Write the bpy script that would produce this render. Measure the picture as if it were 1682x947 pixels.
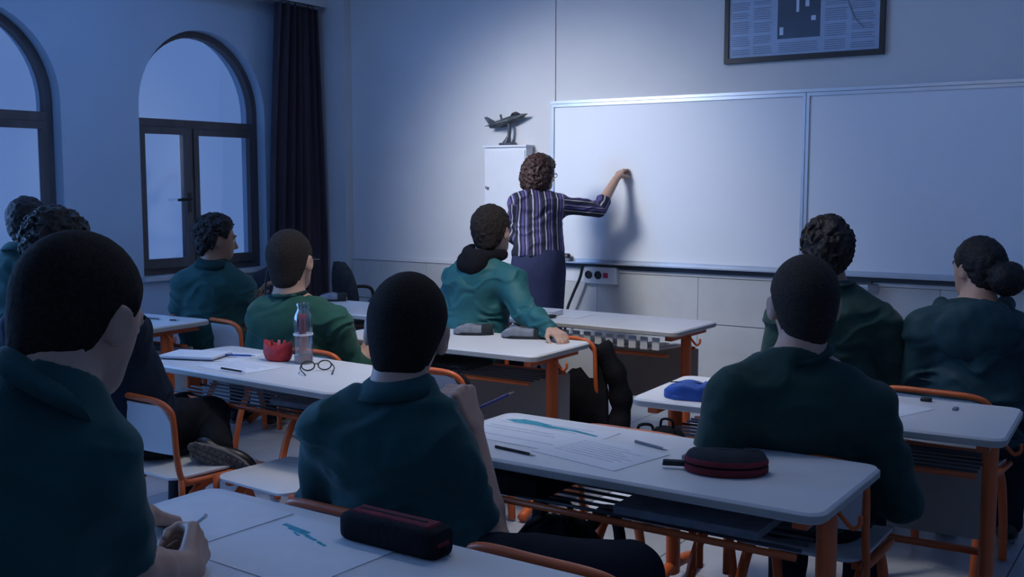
import bpy, bmesh, math, random
import numpy as np
from mathutils import Vector, Matrix
random.seed(4)
for o in list(bpy.data.objects):
    bpy.data.objects.remove(o)
SC = bpy.context.scene
COL = SC.collection

# ------------------------------------------------------------------ camera, world, light, exposure
FPX, IW, IH, HOR = 1750.0, 1682, 947, 299.0
PITCH = math.atan((IH / 2 - HOR) / FPX)
YAW = math.radians(33.5)
CAMZ = 1.5
cam_d = bpy.data.cameras.new('camera')
cam = bpy.data.objects.new('camera', cam_d)
COL.objects.link(cam)
cam.location = (0, 0, CAMZ)
cam.rotation_euler = (math.pi / 2 - PITCH, 0, YAW)
cam_d.sensor_width = 36.0
cam_d.lens = FPX / IW * 36.0
cam_d.clip_start = 0.02
SC.camera = cam

world = bpy.data.worlds.new('sky')
SC.world = world
world.use_nodes = True
bg = world.node_tree.nodes['Background']
bg.inputs[0].default_value = (0.108, 0.200, 0.460, 1)
bg.inputs[1].default_value = 1.0

VS = SC.view_settings
VS.view_transform = 'Standard'
VS.look = 'None'
VS.gamma = 1
VS.use_curve_mapping = False
VS.exposure = 0.0


def area_light(name, loc, rot, sx, sy, power, color):
    d = bpy.data.lights.new(name, 'AREA')
    d.shape = 'RECTANGLE'; d.size = sx; d.size_y = sy
    d.energy = power; d.color = color
    o = bpy.data.objects.new(name, d); COL.objects.link(o)
    o.location = loc; o.rotation_euler = rot
    return o


# daylight coming in through the windows beside and behind the camera (left wall)
for wy in (1.94, 0.08):
    area_light('window_daylight', (-6.52, wy, 1.75), (0, -math.pi / 2, 0), 1.7, 1.15, 62, (0.20, 0.44, 1.0))

# added unseen spot brightening the teacher's end of the board (fitting further down)
SPOT_POS = (-4.75, 3.75, 3.12)
spd = bpy.data.lights.new('added_board_spot', 'SPOT')
spd.energy = 570; spd.color = (0.93, 0.95, 1.0); spd.spot_size = math.radians(58); spd.spot_blend = 1.0
spd.shadow_soft_size = 0.5
spo = bpy.data.objects.new('added_board_spot', spd); COL.objects.link(spo)
spo.location = SPOT_POS
spo.rotation_euler = (Vector((-4.0, 6.9, 1.35)) - Vector(SPOT_POS)).to_track_quat('-Z', 'Y').to_euler()

# second added spot, unseen, to brighten the middle desks
SPOT2_POS = (-2.35, 3.35, 3.12)
SPOT2_AIM = (-2.45, 4.05, 0.75)
sp2 = bpy.data.lights.new('added_desk_spot', 'SPOT')
sp2.energy = 150; sp2.color = (1.0, 0.96, 0.92); sp2.spot_size = math.radians(92); sp2.spot_blend = 1.0
sp2.shadow_soft_size = 0.25
so2 = bpy.data.objects.new('added_desk_spot', sp2); COL.objects.link(so2)
so2.location = SPOT2_POS
so2.rotation_euler = (Vector(SPOT2_AIM) - Vector(SPOT2_POS)).to_track_quat('-Z', 'Y').to_euler()

# ------------------------------------------------------------------ geometry helpers
RT = Vector((math.cos(YAW), math.sin(YAW), 0))
FW = Vector((-math.sin(YAW) * math.cos(PITCH), math.cos(YAW) * math.cos(PITCH), -math.sin(PITCH)))
UP = RT.cross(FW)


def P(x, y, d):
    """point of the room seen at photo pixel (x, y) that lies d metres in front of the camera"""
    return Vector((0, 0, CAMZ)) + (FW + RT * ((x - IW / 2) / FPX) + UP * ((IH / 2 - y) / FPX)) * d


def PZ(x, y, z):
    d = FW + RT * ((x - IW / 2) / FPX) + UP * ((IH / 2 - y) / FPX)
    return Vector((0, 0, CAMZ)) + d * ((z - CAMZ) / d.z)


def V(*a): return Vector(a)


def lin(r, g, b):
    f = lambda c: (c / 12.92 if c <= 0.04045 else ((c + 0.055) / 1.055) ** 2.4)
    return (f(r / 255), f(g / 255), f(b / 255))


class MB:
    def __init__(s): s.v = []; s.f = []

    def add(s, vs, fs):
        o = len(s.v); s.v += [tuple(v) for v in vs]; s.f += [tuple(i + o for i in f) for f in fs]; return s

    def box(s, x0, x1, y0, y1, z0, z1):
        return s.add([(x0, y0, z0), (x1, y0, z0), (x1, y1, z0), (x0, y1, z0), (x0, y0, z1), (x1, y0, z1), (x1, y1, z1), (x0, y1, z1)],
                     [(0, 3, 2, 1), (4, 5, 6, 7), (0, 1, 5, 4), (1, 2, 6, 5), (2, 3, 7, 6), (3, 0, 4, 7)])

    def loft(s, rings, cap=True, close=False):
        n = len(rings[0]); o = len(s.v)
        for r in rings: s.v += [tuple(p) for p in r]
        m = len(rings)
        for i in range(m if close else m - 1):
            a, b = o + i * n, o + ((i + 1) % m) * n
            for j in range(n):
                s.f.append((a + j, a + (j + 1) % n, b + (j + 1) % n, b + j))
        if cap and not close:
            s.f.append(tuple(o + j for j in reversed(range(n))))
            s.f.append(tuple(o + (m - 1) * n + j for j in range(n)))
        return s

    def tube(s, pts, r, n=8, flat=1.0, closed=False):
        pts = [Vector(p) for p in pts]; rings = []
        m = len(pts); up = None
        for i, p in enumerate(pts):
            if closed: t = pts[(i + 1) % m] - pts[i - 1]
            else: t = pts[min(i + 1, m - 1)] - pts[max(i - 1, 0)]
            t.normalize()
            if up is None:
                up = Vector((0, 0, 1)) if abs(t.z) < 0.9 else Vector((1, 0, 0))
            a = t.cross(up).normalized(); up = a.cross(t).normalized()
            rr = r[i] if isinstance(r, (list, tuple)) else r
            rings.append([p + a * (rr * math.cos(2 * math.pi * k / n)) + up * (rr * flat * math.sin(2 * math.pi * k / n)) for k in range(n)])
        return s.loft(rings, cap=not closed, close=closed)

    def lathe(s, prof, c=(0, 0, 0), n=20):
        rings = [[(c[0] + r * math.cos(2 * math.pi * k / n), c[1] + r * math.sin(2 * math.pi * k / n), c[2] + z) for k in range(n)] for r, z in prof]
        return s.loft(rings)

    def slab(s, outline, prof):
        """outline: list of (x,y) ccw; prof: list of (inset, z) bottom to top"""
        n = len(outline); rings = []
        for ins, z in prof:
            ring = []
            for i in range(n):
                a = Vector(outline[i - 1]); b = Vector(outline[i]); c = Vector(outline[(i + 1) % n])
                d1 = (b - a).normalized(); d2 = (c - b).normalized()
                nn = Vector((-d1.y - d2.y, d1.x + d2.x))
                nn.normalize()
                ring.append((b.x + nn.x * ins, b.y + nn.y * ins, z))
            rings.append(ring)
        return s.loft(rings)

    def xform(s, M, start=0):
        for i in range(start, len(s.v)): s.v[i] = tuple(M @ Vector(s.v[i]))
        return s

    def build(s, name, m, parent=None, smooth=False, angle=None):
        me = bpy.data.meshes.new(name)
        me.from_pydata(s.v, [], s.f)
        me.update()
        if smooth or angle:
            me.shade_smooth()
            if angle: me.set_sharp_from_angle(angle=math.radians(angle))
        me.materials.append(m)
        return link(name, me, parent)


def link(name, me, parent=None):
    o = bpy.data.objects.new(name, me); COL.objects.link(o)
    if parent is not None: o.parent = parent
    return o


def empty(name, loc=(0, 0, 0), rz=0.0):
    o = bpy.data.objects.new(name, None); COL.objects.link(o)
    o.empty_display_size = 0.1
    o.location = loc; o.rotation_euler = (0, 0, rz)
    return o


def tag(o, label, cat, group=None):
    o['label'] = label; o['category'] = cat
    if group: o['group'] = group
    return o


def structure(o, label=None):
    o['kind'] = 'structure'
    if label: o['label'] = label
    return o


def copy_tree(o, parent=None):
    c = o.copy(); COL.objects.link(c); c.parent = parent
    for ch in o.children: copy_tree(ch, c)
    return c


def rrect(x0, x1, y0, y1, r, n=4):
    out = []
    for cx, cy, a0 in ((x1 - r, y0 + r, -90), (x1 - r, y1 - r, 0), (x0 + r, y1 - r, 90), (x0 + r, y0 + r, 180)):
        for k in range(n + 1):
            a = math.radians(a0 + 90 * k / n); out.append((cx + r * math.cos(a), cy + r * math.sin(a)))
    return out


def spline(pts, n=6, closed=False):
    pts = [Vector(p) for p in pts]; m = len(pts); out = []
    rng = range(m if closed else m - 1)
    for i in rng:
        if closed: p0, p1, p2, p3 = pts[i - 1], pts[i], pts[(i + 1) % m], pts[(i + 2) % m]
        else: p0, p1, p2, p3 = pts[max(i - 1, 0)], pts[i], pts[i + 1], pts[min(i + 2, m - 1)]
        for k in range(n):
            t = k / n
            out.append(0.5 * ((2 * p1) + (p2 - p0) * t + (2 * p0 - 5 * p1 + 4 * p2 - p3) * t * t + (3 * p1 - p0 - 3 * p2 + p3) * t ** 3))
    if not closed: out.append(pts[-1])
    return out


# ------------------------------------------------------------------ materials
def mat(name, col, rough=0.6, var=0.12, vscale=8.0, bump=0.0, bscale=40.0, spec=0.4, metal=0.0, stretch=None, sheen=0.0, coat=0.0):
    m = bpy.data.materials.new(name); m.use_nodes = True
    nt = m.node_tree; N = nt.nodes; L = nt.links
    b = N['Principled BSDF']
    b.inputs['Roughness'].default_value = rough
    b.inputs['Metallic'].default_value = metal
    b.inputs['Specular IOR Level'].default_value = spec
    b.inputs['Sheen Weight'].default_value = sheen
    b.inputs['Coat Weight'].default_value = coat
    tc = N.new('ShaderNodeTexCoord')
    mp = N.new('ShaderNodeMapping'); L.new(tc.outputs['Object'], mp.inputs[0])
    if stretch: mp.inputs['Scale'].default_value = stretch
    nz = N.new('ShaderNodeTexNoise'); nz.inputs['Scale'].default_value = vscale; nz.inputs['Detail'].default_value = 4
    L.new(mp.outputs[0], nz.inputs['Vector'])
    rp = N.new('ShaderNodeValToRGB')
    rp.color_ramp.elements[0].position = 0.3; rp.color_ramp.elements[1].position = 0.7
    rp.color_ramp.elements[0].color = (*[c * (1 - var) for c in col], 1)
    rp.color_ramp.elements[1].color = (*[min(1, c * (1 + var)) for c in col], 1)
    L.new(nz.outputs[0], rp.inputs[0]); L.new(rp.outputs[0], b.inputs['Base Color'])
    if bump > 0:
        n2 = N.new('ShaderNodeTexNoise'); n2.inputs['Scale'].default_value = bscale; n2.inputs['Detail'].default_value = 3
        L.new(mp.outputs[0], n2.inputs['Vector'])
        bp = N.new('ShaderNodeBump'); bp.inputs['Strength'].default_value = bump; bp.inputs['Distance'].default_value = 0.01
        L.new(n2.outputs[0], bp.inputs['Height']); L.new(bp.outputs[0], b.inputs['Normal'])
    return m


def emis(name, col, strength):
    m = bpy.data.materials.new(name); m.use_nodes = True
    b = m.node_tree.nodes['Principled BSDF']
    b.inputs['Base Color'].default_value = (0.8, 0.8, 0.8, 1)
    b.inputs['Emission Color'].default_value = (*col, 1); b.inputs['Emission Strength'].default_value = strength
    return m


def glass(name, tint=(0.95, 0.97, 1.0), gl=0.06):
    m = bpy.data.materials.new(name); m.use_nodes = True
    nt = m.node_tree; N = nt.nodes; L = nt.links
    N.remove(N['Principled BSDF'])
    t = N.new('ShaderNodeBsdfTransparent'); t.inputs[0].default_value = (*tint, 1)
    g = N.new('ShaderNodeBsdfGlossy'); g.inputs['Roughness'].default_value = 0.08
    mx = N.new('ShaderNodeMixShader'); mx.inputs[0].default_value = gl
    L.new(t.outputs[0], mx.inputs[1]); L.new(g.outputs[0], mx.inputs[2])
    L.new(mx.outputs[0], N['Material Output'].inputs[0])
    return m


M = {}
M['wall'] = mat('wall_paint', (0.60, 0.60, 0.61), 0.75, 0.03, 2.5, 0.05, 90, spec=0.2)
M['wall_blue_light'] = mat('wall_paint_blue_light', (0.43, 0.54, 0.66), 0.8, 0.03, 2.5, 0.05, 90, spec=0.2)  # blue of the light on this wall is put into its paint colour
M['dado'] = mat('dado_tile', (0.52, 0.515, 0.50), 0.4, 0.06, 5, 0.02, 60)
M['ceiling'] = mat('ceiling_paint', (0.62, 0.63, 0.66), 0.9, 0.02)
M['grout'] = mat('floor_grout', (0.17, 0.18, 0.20), 0.9)
M['tile'] = mat('floor_tile', (0.42, 0.44, 0.48), 0.32, 0.08, 3.0, 0.02, 30)
M['frame'] = mat('window_wood', (0.090, 0.080, 0.085), 0.5, 0.2, 12, 0.08, 50, stretch=(1, 1, 0.2))
M['sill'] = mat('window_stone', (0.50, 0.52, 0.55), 0.5, 0.06)
M['glass'] = glass('window_glass')
M['metal'] = mat('steel', (0.45, 0.46, 0.48), 0.35, 0.04, metal=0.9)
M['alu'] = mat('aluminium', (0.52, 0.55, 0.60), 0.35, 0.04, metal=0.6)
M['board'] = mat('board_enamel', (0.74, 0.76, 0.80), 0.34, 0.012, 1.5, spec=0.35)
M['darkrail'] = mat('dark_rail', (0.05, 0.055, 0.065), 0.45)
M['laminate'] = mat('white_laminate', (0.66, 0.66, 0.67), 0.42, 0.03, 5, 0.015, 120)
M['edge'] = mat('laminate_edge', (0.40, 0.385, 0.36), 0.55, 0.05)
M['orange'] = mat('orange_paint', (0.62, 0.125, 0.030), 0.42, 0.12, 9, 0.03, 60, spec=0.45)
M['beige'] = mat('beige_panel', (0.40, 0.36, 0.31), 0.6, 0.05)
M['slat'] = mat('white_plastic_slat', (0.62, 0.61, 0.60), 0.5, 0.04)
M['paper'] = mat('paper', (0.72, 0.73, 0.76), 0.8, 0.03, 14)
M['print'] = mat('grey_print', (0.22, 0.24, 0.29), 0.8, 0.2, 60)
M['faint'] = mat('faint_print', (0.50, 0.52, 0.58), 0.8, 0.15, 60)
M['teal_ink'] = mat('turquoise_ink', (0.05, 0.33, 0.42), 0.8, 0.3, 50)
M['black'] = mat('black_cloth', (0.009, 0.009, 0.012), 0.85, 0.3, 14, 0.25, 70, spec=0.15)
M['blackpl'] = mat('black_plastic', (0.012, 0.012, 0.014), 0.4, 0.15)
M['charcoal'] = mat('charcoal_cloth', (0.030, 0.034, 0.040), 0.85, 0.2, 20, 0.2, 90, spec=0.15)
M['maroon'] = mat('maroon_cloth', (0.16, 0.022, 0.030), 0.75, 0.2, 20, 0.2, 90, spec=0.2)
M['red'] = mat('red_cloth', (0.42, 0.022, 0.025), 0.6, 0.2, 20, 0.15, 60)
M['blue'] = mat('blue_cloth', (0.022, 0.085, 0.36), 0.65, 0.2, 20, 0.15, 60)
M['greycl'] = mat('grey_cloth', (0.20, 0.22, 0.26), 0.8, 0.2, 25, 0.2, 90)
M['navy'] = mat('navy_cloth', (0.012, 0.020, 0.036), 0.8, 0.25, 12, 0.2, 60, spec=0.2)
M['trouser'] = mat('trouser_cloth', (0.012, 0.015, 0.024), 0.85, 0.2, 12, 0.15, 80, spec=0.15)
M['polo'] = mat('dark_green_polo', (0.013, 0.066, 0.070), 0.85, 0.12, 10, 0.12, 220, spec=0.2, sheen=0.12)
M['polo_dk'] = mat('dark_green_collar', (0.009, 0.038, 0.042), 0.85, 0.12, 10, 0.12, 220, spec=0.2)
M['green'] = mat('green_jersey', (0.022, 0.092, 0.068), 0.85, 0.12, 10, 0.12, 220, spec=0.2, sheen=0.12)
M['sweater'] = mat('bottle_green_sweater', (0.016, 0.046, 0.042), 0.9, 0.12, 10, 0.15, 180, spec=0.15, sheen=0.12)
M['jacket'] = mat('teal_jacket', (0.016, 0.110, 0.120), 0.6, 0.12, 10, 0.12, 60, spec=0.35)
M['jacket_dk'] = mat('dark_teal_jacket', (0.010, 0.042, 0.053), 0.65, 0.12, 10, 0.12, 60, spec=0.3)
M['skin'] = mat('skin', (0.50, 0.305, 0.225), 0.5, 0.08, 14, 0.04, 120, spec=0.35)
M['skin_dk'] = mat('skin_tan', (0.27, 0.150, 0.100), 0.5, 0.08, 14, 0.04, 120, spec=0.35)
M['lip'] = mat('lips', (0.30, 0.11, 0.09), 0.45, 0.05)
M['eye'] = mat('eye_white', (0.60, 0.58, 0.55), 0.3, 0.02)
M['iris'] = mat('iris', (0.025, 0.015, 0.010), 0.25, 0.02)
M['buzz'] = mat('cropped_hair', (0.017, 0.013, 0.011), 0.85, 0.5, 160, 0.5, 420, spec=0.15)
M['hair'] = mat('dark_hair', (0.010, 0.008, 0.008), 0.55, 0.4, 60, 0.4, 160, spec=0.3)
M['hair_br'] = mat('brown_curly_hair', (0.036, 0.014, 0.010), 0.5, 0.5, 50, 0.4, 120, spec=0.4)
M['hair_gr'] = mat('brown_cropped_hair', (0.028, 0.021, 0.017), 0.75, 0.5, 140, 0.5, 300, spec=0.2)
M['curtain'] = mat('dark_curtain', (0.068, 0.054, 0.066), 0.85, 0.15, 10, 0.15, 120, spec=0.15, stretch=(1, 1, 0.2))
M['white'] = mat('white_plastic', (0.68, 0.69, 0.72), 0.4, 0.02)
M['skirt'] = mat('navy_skirt', (0.026, 0.032, 0.075), 0.8, 0.12, 10, 0.1, 150, spec=0.2)
M['sole'] = mat('rubber_sole', (0.16, 0.15, 0.14), 0.8, 0.15, 40, 0.3, 60)
M['lens'] = glass('spectacle_lens', (0.9, 0.92, 0.95), 0.1)
M['clear'] = glass('clear_plastic', (0.86, 0.89, 0.93), 0.16)
M['pink'] = mat('pink_liquid_label', (0.50, 0.12, 0.12), 0.5, 0.1)
M['violet'] = mat('violet_pencil_paint', (0.10, 0.09, 0.30), 0.4, 0.05)
M['wood'] = mat('pencil_wood', (0.55, 0.40, 0.25), 0.6, 0.1)
M['sockred'] = mat('red_switch', (0.40, 0.03, 0.08), 0.4, 0.05)
M['photo_dk'] = mat('dark_photo_print', (0.014, 0.030, 0.055), 0.6, 0.4, 9)
M['photo_red'] = mat('red_photo_print', (0.24, 0.05, 0.07), 0.6, 0.4, 30)
M['photo_bl'] = mat('blue_photo_print', (0.04, 0.10, 0.22), 0.6, 0.3, 20)
M['plane'] = mat('model_plane_camouflage', (0.055, 0.065, 0.075), 0.45, 0.7, 22, 0.0)
M['stand'] = mat('model_stand_metal', (0.10, 0.11, 0.125), 0.3, 0.3, 8, metal=0.5)
M['green_cov'] = mat('book_cover', (0.10, 0.14, 0.22), 0.6, 0.2)

# ------------------------------------------------------------------ the room
XL, XR, YB, YF, CH = -6.6, 2.0, -1.7, 6.9, 3.3
fl = structure(MB().box(XL, XR, YB, YF, -0.12, -0.004).build('floor', M['grout']), 'grey tiled classroom floor')
tile_me = MB().slab(rrect(-0.297, 0.297, -0.297, 0.297, 0.004, 1), [(0, -0.006), (0, -0.0015), (0.002, 0.0)]).build('floor_tile', M['tile'], fl)
first = True
ny = int(round((YF - YB) / 0.6)); nx = int(round((XR - XL) / 0.6))
for i in range(nx + 1):
    for j in range(ny + 1):
        cx, cy = XL + 0.3 + i * 0.6, YB + 0.3 + j * 0.6
        if cx > XR - 0.1 or cy > YF - 0.1: continue
        if first: t = tile_me; first = False
        else: t = link('floor_tile', tile_me.data, fl)
        t.location = (cx, cy, 0)
structure(MB().box(XL - 0.3, XR + 0.2, YB - 0.2, YF + 0.2, CH, CH + 0.15).build('ceiling', M['ceiling']), 'pale painted ceiling')
wf = structure(MB().box(XL - 0.3, XR + 0.2, YF, YF + 0.2, -0.12, CH).build('wall_front', M['wall']), 'pale front wall behind the whiteboard')
structure(MB().box(XR, XR + 0.2, YB - 0.2, YF, -0.12, CH).build('wall_right', M['wall']), 'plain right wall')
structure(MB().box(XL - 0.3, XR + 0.2, YB - 0.2, YB, -0.12, CH).build('wall_back', M['wall']), 'plain back wall')
# corner pilaster and beam over the windows
structure(MB().box(XL, -6.2, YF - 0.09, YF, 0, CH).build('trim_1', M['wall']), 'shallow corner pilaster beside the curtain')
structure(MB().box(XL, -6.38, YB, YF - 0.09, 2.965, CH).build('trim_2', M['wall']), 'ceiling beam along the window wall')
# vertical cable trunking above the board
structure(MB().box(-4.215, -4.175, YF - 0.012, YF, 2.1, CH).build('trim_3', M['wall']), 'thin vertical trunking above the board corner')
# dado tiles on the front wall with a cap rail
dado = structure(MB().box(-6.2, XR, YF - 0.010, YF, 0.0, 0.845).build('trim_4', M['grout']), 'tiled dado along the front wall')
structure(MB().box(-6.2, XR, YF - 0.028, YF, 0.845, 0.868).build('trim_5', M['wall']), 'cap rail of the tiled dado')
for z0, z1 in ((0.0, 0.095), (0.10, 0.515), (0.52, 0.842)):
    tm = None
    x = -6.198
    while x < XR - 0.1:
        if tm is None:
            tm = MB().slab(rrect(0, 0.798, z0, z1, 0.004, 1), [(0, 0.0), (0, 0.007), (0.002, 0.009)])
            tm.xform(Matrix(((1, 0, 0, 0), (0, 0, -1, 0), (0, 1, 0, 0), (0, 0, 0, 1))))
            o = tm.build('dado_tile', M['dado'], dado)
            me0 = o.data
        else:
            o = link('dado_tile', me0, dado)
        o.location = (x, YF - 0.010, 0)
        x += 0.80


def window_wall():
    mb = MB(); T = 0.28
    yc = [0.08, 1.94, 3.80, 5.66]; r = 0.615; z0 = 0.80; zs = 2.045; N = 24

    def quad(a, b, c, d): mb.add([a, b, c, d], [(0, 1, 2, 3)])
    for X, flip in ((XL, False), (XL - T, True)):
        def rect(ya, yb, za, zb):
            q = [(X, ya, za), (X, yb, za), (X, yb, zb), (X, ya, zb)]
            if flip: q.reverse()
            quad(*q)
        prev = YB - 0.2
        for c in yc:
            rect(prev, c - r, -0.12, CH)
            rect(c - r, c + r, -0.12, z0)
            for k in range(N):
                a0, a1 = math.pi - math.pi * k / N, math.pi - math.pi * (k + 1) / N
                ya, za = c + r * math.cos(a0), zs + r * math.sin(a0)
                yb, zb = c + r * math.cos(a1), zs + r * math.sin(a1)
                q = [(X, ya, za), (X, yb, zb), (X, yb, CH), (X, ya, CH)]
                if flip: q.reverse()
                quad(*q)
            prev = c + r
        rect(prev, YF + 0.2, -0.12, CH)
    for c in yc:
        pts = [(c - r, z0)] + [(c + r * math.cos(math.pi - math.pi * k / N), zs + r * math.sin(math.pi - math.pi * k / N)) for k in range(N + 1)] + [(c + r, z0)]
        for i in range(len(pts)):
            (ya, za), (yb, zb) = pts[i], pts[(i + 1) % len(pts)]
            quad((XL, ya, za), (XL - T, ya, za), (XL - T, yb, zb), (XL, yb, zb))
    structure(mb.build('wall_left', M['wall_blue_light']), 'left wall, blue light tinted into its paint, with arched window openings')
    return yc, r, z0, zs


WYC, WR, WZ0, WZS = window_wall()


def arch_pts(c, r, z0, zs, N=28):
    return [(c - r, z0)] + [(c + r * math.cos(math.pi - math.pi * k / N), zs + r * math.sin(math.pi - math.pi * k / N)) for k in range(N + 1)] + [(c + r, z0)]


def window(n, c, ajar, label, mo=0.0):
    root = structure(empty('window_%d' % n, (0, 0, 0)), label)
    x0, x1 = XL - 0.16, XL - 0.09
    po = arch_pts(c, WR - 0.002, WZ0 + 0.002, WZS); pi_ = arch_pts(c, WR - 0.050, WZ0 + 0.050, WZS)
    mb = MB()
    rings = []
    n_ = len(po)
    for i in range(n_):
        rings.append([(x0, *po[i]), (x1, *po[i]), (x1, *pi_[i]), (x0, *pi_[i])])
    mb.loft(rings, close=True)
    mb.build('frame', M['frame'], root)
    rc = [(p[0], p[1]) for p in arch_pts(c, WR - 0.075, WZ0, WZS)]
    MB().box(x0 - 0.01, x1 + 0.012, c - WR + 0.05, c + WR - 0.05, 1.912, 1.975).build('transom', M['frame'], root)
    MB().box(x0, x1 + 0.006, c + mo - 0.035, c + mo + 0.035, WZ0 + 0.05, 1.915).build('mullion', M['frame'], root)
    # fanlight pane
    N = 28; r2 = WR - 0.048
    outl = [(c - r2, 1.97)] + [(c + r2 * math.cos(math.pi - math.pi * k / N), WZS + r2 * math.sin(math.pi - math.pi * k / N)) for k in range(N + 1)] + [(c + r2, 1.97)]
    g = MB(); g.loft([[(x0 + 0.030, *q) for q in outl], [(x0 + 0.036, *q) for q in outl]]); g.build('fanlight_pane', M['glass'], root)
    for side in (-1, 1):
        ya, yb = (c - WR + 0.052, c + mo - 0.03) if side < 0 else (c + mo + 0.03, c + WR - 0.052)
        w = yb - ya; za, zb = WZ0 + 0.052, 1.910
        # casement hinged at the outer jamb, local origin at the hinge
        hy = ya if side < 0 else yb
        s = 1 if side < 0 else -1
        cs = MB(); t = 0.050

        def lb(u0, u1, v0, v1):
            a, b = sorted((s * u0, s * u1)); cs.box(-0.022, 0.022, a, b, v0, v1)
        lb(0, t, za, zb); lb(w - t, w, za, zb); lb(t, w - t, za, za + t + 0.02); lb(t, w - t, zb - t, zb)
        co = cs.build('casement', M['frame'], root)
        co.location = (x1 - 0.005, hy, 0)
        a = ajar if side < 0 else 0
        co.rotation_euler = (0, 0, -math.radians(a))
        a_, b_ = sorted((s * (t - 0.005), s * (w - t + 0.005)))
        MB().box(-0.004, 0.004, a_, b_, za + t, zb - t + 0.005).build('pane', M['glass'], co)
        if side < 0:
            hd = MB().box(0.022, 0.034, s * (w - t + 0.015) - 0.012, s * (w - t + 0.015) + 0.012, 1.27, 1.42)
            hd.tube([(0.03, s * (w - 0.045), 1.37), (0.065, s * (w - 0.045), 1.37), (0.07, s * (w - 0.16), 1.365)], 0.010, 8)
            hd.build('handle', M['blackpl'], co)
    MB().slab(rrect(XL - 0.08, XL + 0.05, c - WR - 0.02, c + WR + 0.02, 0.01, 2), [(0.004, 0.765), (0, 0.77), (0, 0.797), (0.004, 0.801)]).build('sill', M['sill'], root)
    return root


window(1, WYC[2], 0, 'arched window at the left edge of the picture')
window(2, WYC[3], 7, 'arched window beside the dark curtain, left casement ajar', -0.09)
window(3, WYC[1], 0, 'arched window beside the camera, out of the picture')
window(4, WYC[0], 0, 'arched window behind the camera, out of the picture')

# curtain
def curtain():
    root = empty('curtain', (-6.42, 6.42, 0))
    nu, nv = 120, 26
    mb = MB(); front = []; back = []
    for j in range(nv + 1):
        v = j / nv; z = 0.42 + v * (2.955 - 0.42)
        half = 0.335 - 0.10 * v ** 1.5
        cy = 0.03 + 0.045 * v
        rowf, rowb = [], []
        for i in range(nu + 1):
            u = i / nu
            amp = 0.050 * (0.75 + 0.25 * math.sin(3 * u + 1))
            ph = 2 * math.pi * (6.5 * u + 0.12 * math.sin(5 * u + 2.5 * v))
            x = amp * math.sin(ph) + 0.012 * math.sin(ph * 2.3 + 2 * v)
            y = cy + (u * 2 - 1) * half + 0.012 * math.cos(ph)
            rowf.append((x, y, z)); rowb.append((x - 0.006, y, z))
        front.append(rowf); back.append(rowb)
    rings = [front[j] + back[j][::-1] for j in range(nv + 1)]
    mb.loft(rings)
    mb.build('fabric', M['curtain'], root, smooth=True, angle=60)
    rod = MB().tube([(0.03, -1.5, 2.945), (0.03, 0.33, 2.945)], 0.013, 10)
    rod.build('rod', M['metal'], root, smooth=True)
    tag(root, 'dark pleated curtain hanging beside the arched window', 'curtain')


curtain()


# ------------------------------------------------------------------ added ceiling lamps and spot fittings, all unseen, to balance the light
def added_lamp(x, y, rz, power_strength, col, label):
    r = empty('added_lamp', (x, y, CH), rz)
    MB().slab(rrect(-0.62, 0.62, -0.15, 0.15, 0.01, 2), [(0.01, -0.07), (0, -0.065), (0, -0.001)]).build('housing', M['white'], r)
    for s in (-1, 1):
        MB().tube([(-0.58, s * 0.07, -0.09), (0.58, s * 0.07, -0.09)], 0.016, 10).build('tube', emis('tube_%s' % label[:12], col, power_strength), r, smooth=True)
    tag(r, label, 'lamp', 'added ceiling lamps')
    return r


ADDED_LAMPS = [(-3.0, 4.9, 0, 9, (0.60, 0.75, 1.0), 'twin tube ceiling lamp before the whiteboard'),
         (-1.8, 2.8, 0, 20, (0.88, 0.92, 1.0), 'twin tube ceiling lamp over the middle desks'),
         (-0.1, 4.6, 0, 15, (0.10, 0.32, 1.0), 'twin tube ceiling lamp over the right desks'),
         (-5.1, 4.2, 0, 30, (0.16, 0.38, 1.0), 'twin tube ceiling lamp by the windows')]
for a in ADDED_LAMPS: added_lamp(*a)


def added_spot_fitting(pos, aim, label):  # housing for an added spot, out of view
    sp = empty('added_spotlight', (pos[0], pos[1], CH))
    MB().lathe([(0.05, -0.03), (0.06, -0.02), (0.06, -0.001)]).build('ceiling_plate', M['blackpl'], sp, smooth=True, angle=40)
    MB().tube([(0, 0, -0.02), (0, 0, -0.10)], 0.012, 8).build('stem', M['blackpl'], sp)
    d = (Vector(aim) - Vector(pos)).normalized(); c = Vector((0, 0, pos[2] - CH))
    MB().tube([c - d * 0.16, c - d * 0.14, c - d * 0.03], [0.05, 0.07, 0.085], 20).build('lamp_head', M['blackpl'], sp, smooth=True, angle=40)
    tag(sp, label, 'lamp', 'added ceiling spotlights')


added_spot_fitting(SPOT_POS, (-4.0, 6.9, 1.35), 'black ceiling spotlight added to brighten the whiteboard')
added_spot_fitting(SPOT2_POS, SPOT2_AIM, 'black ceiling spotlight added to brighten the middle desks')


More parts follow.
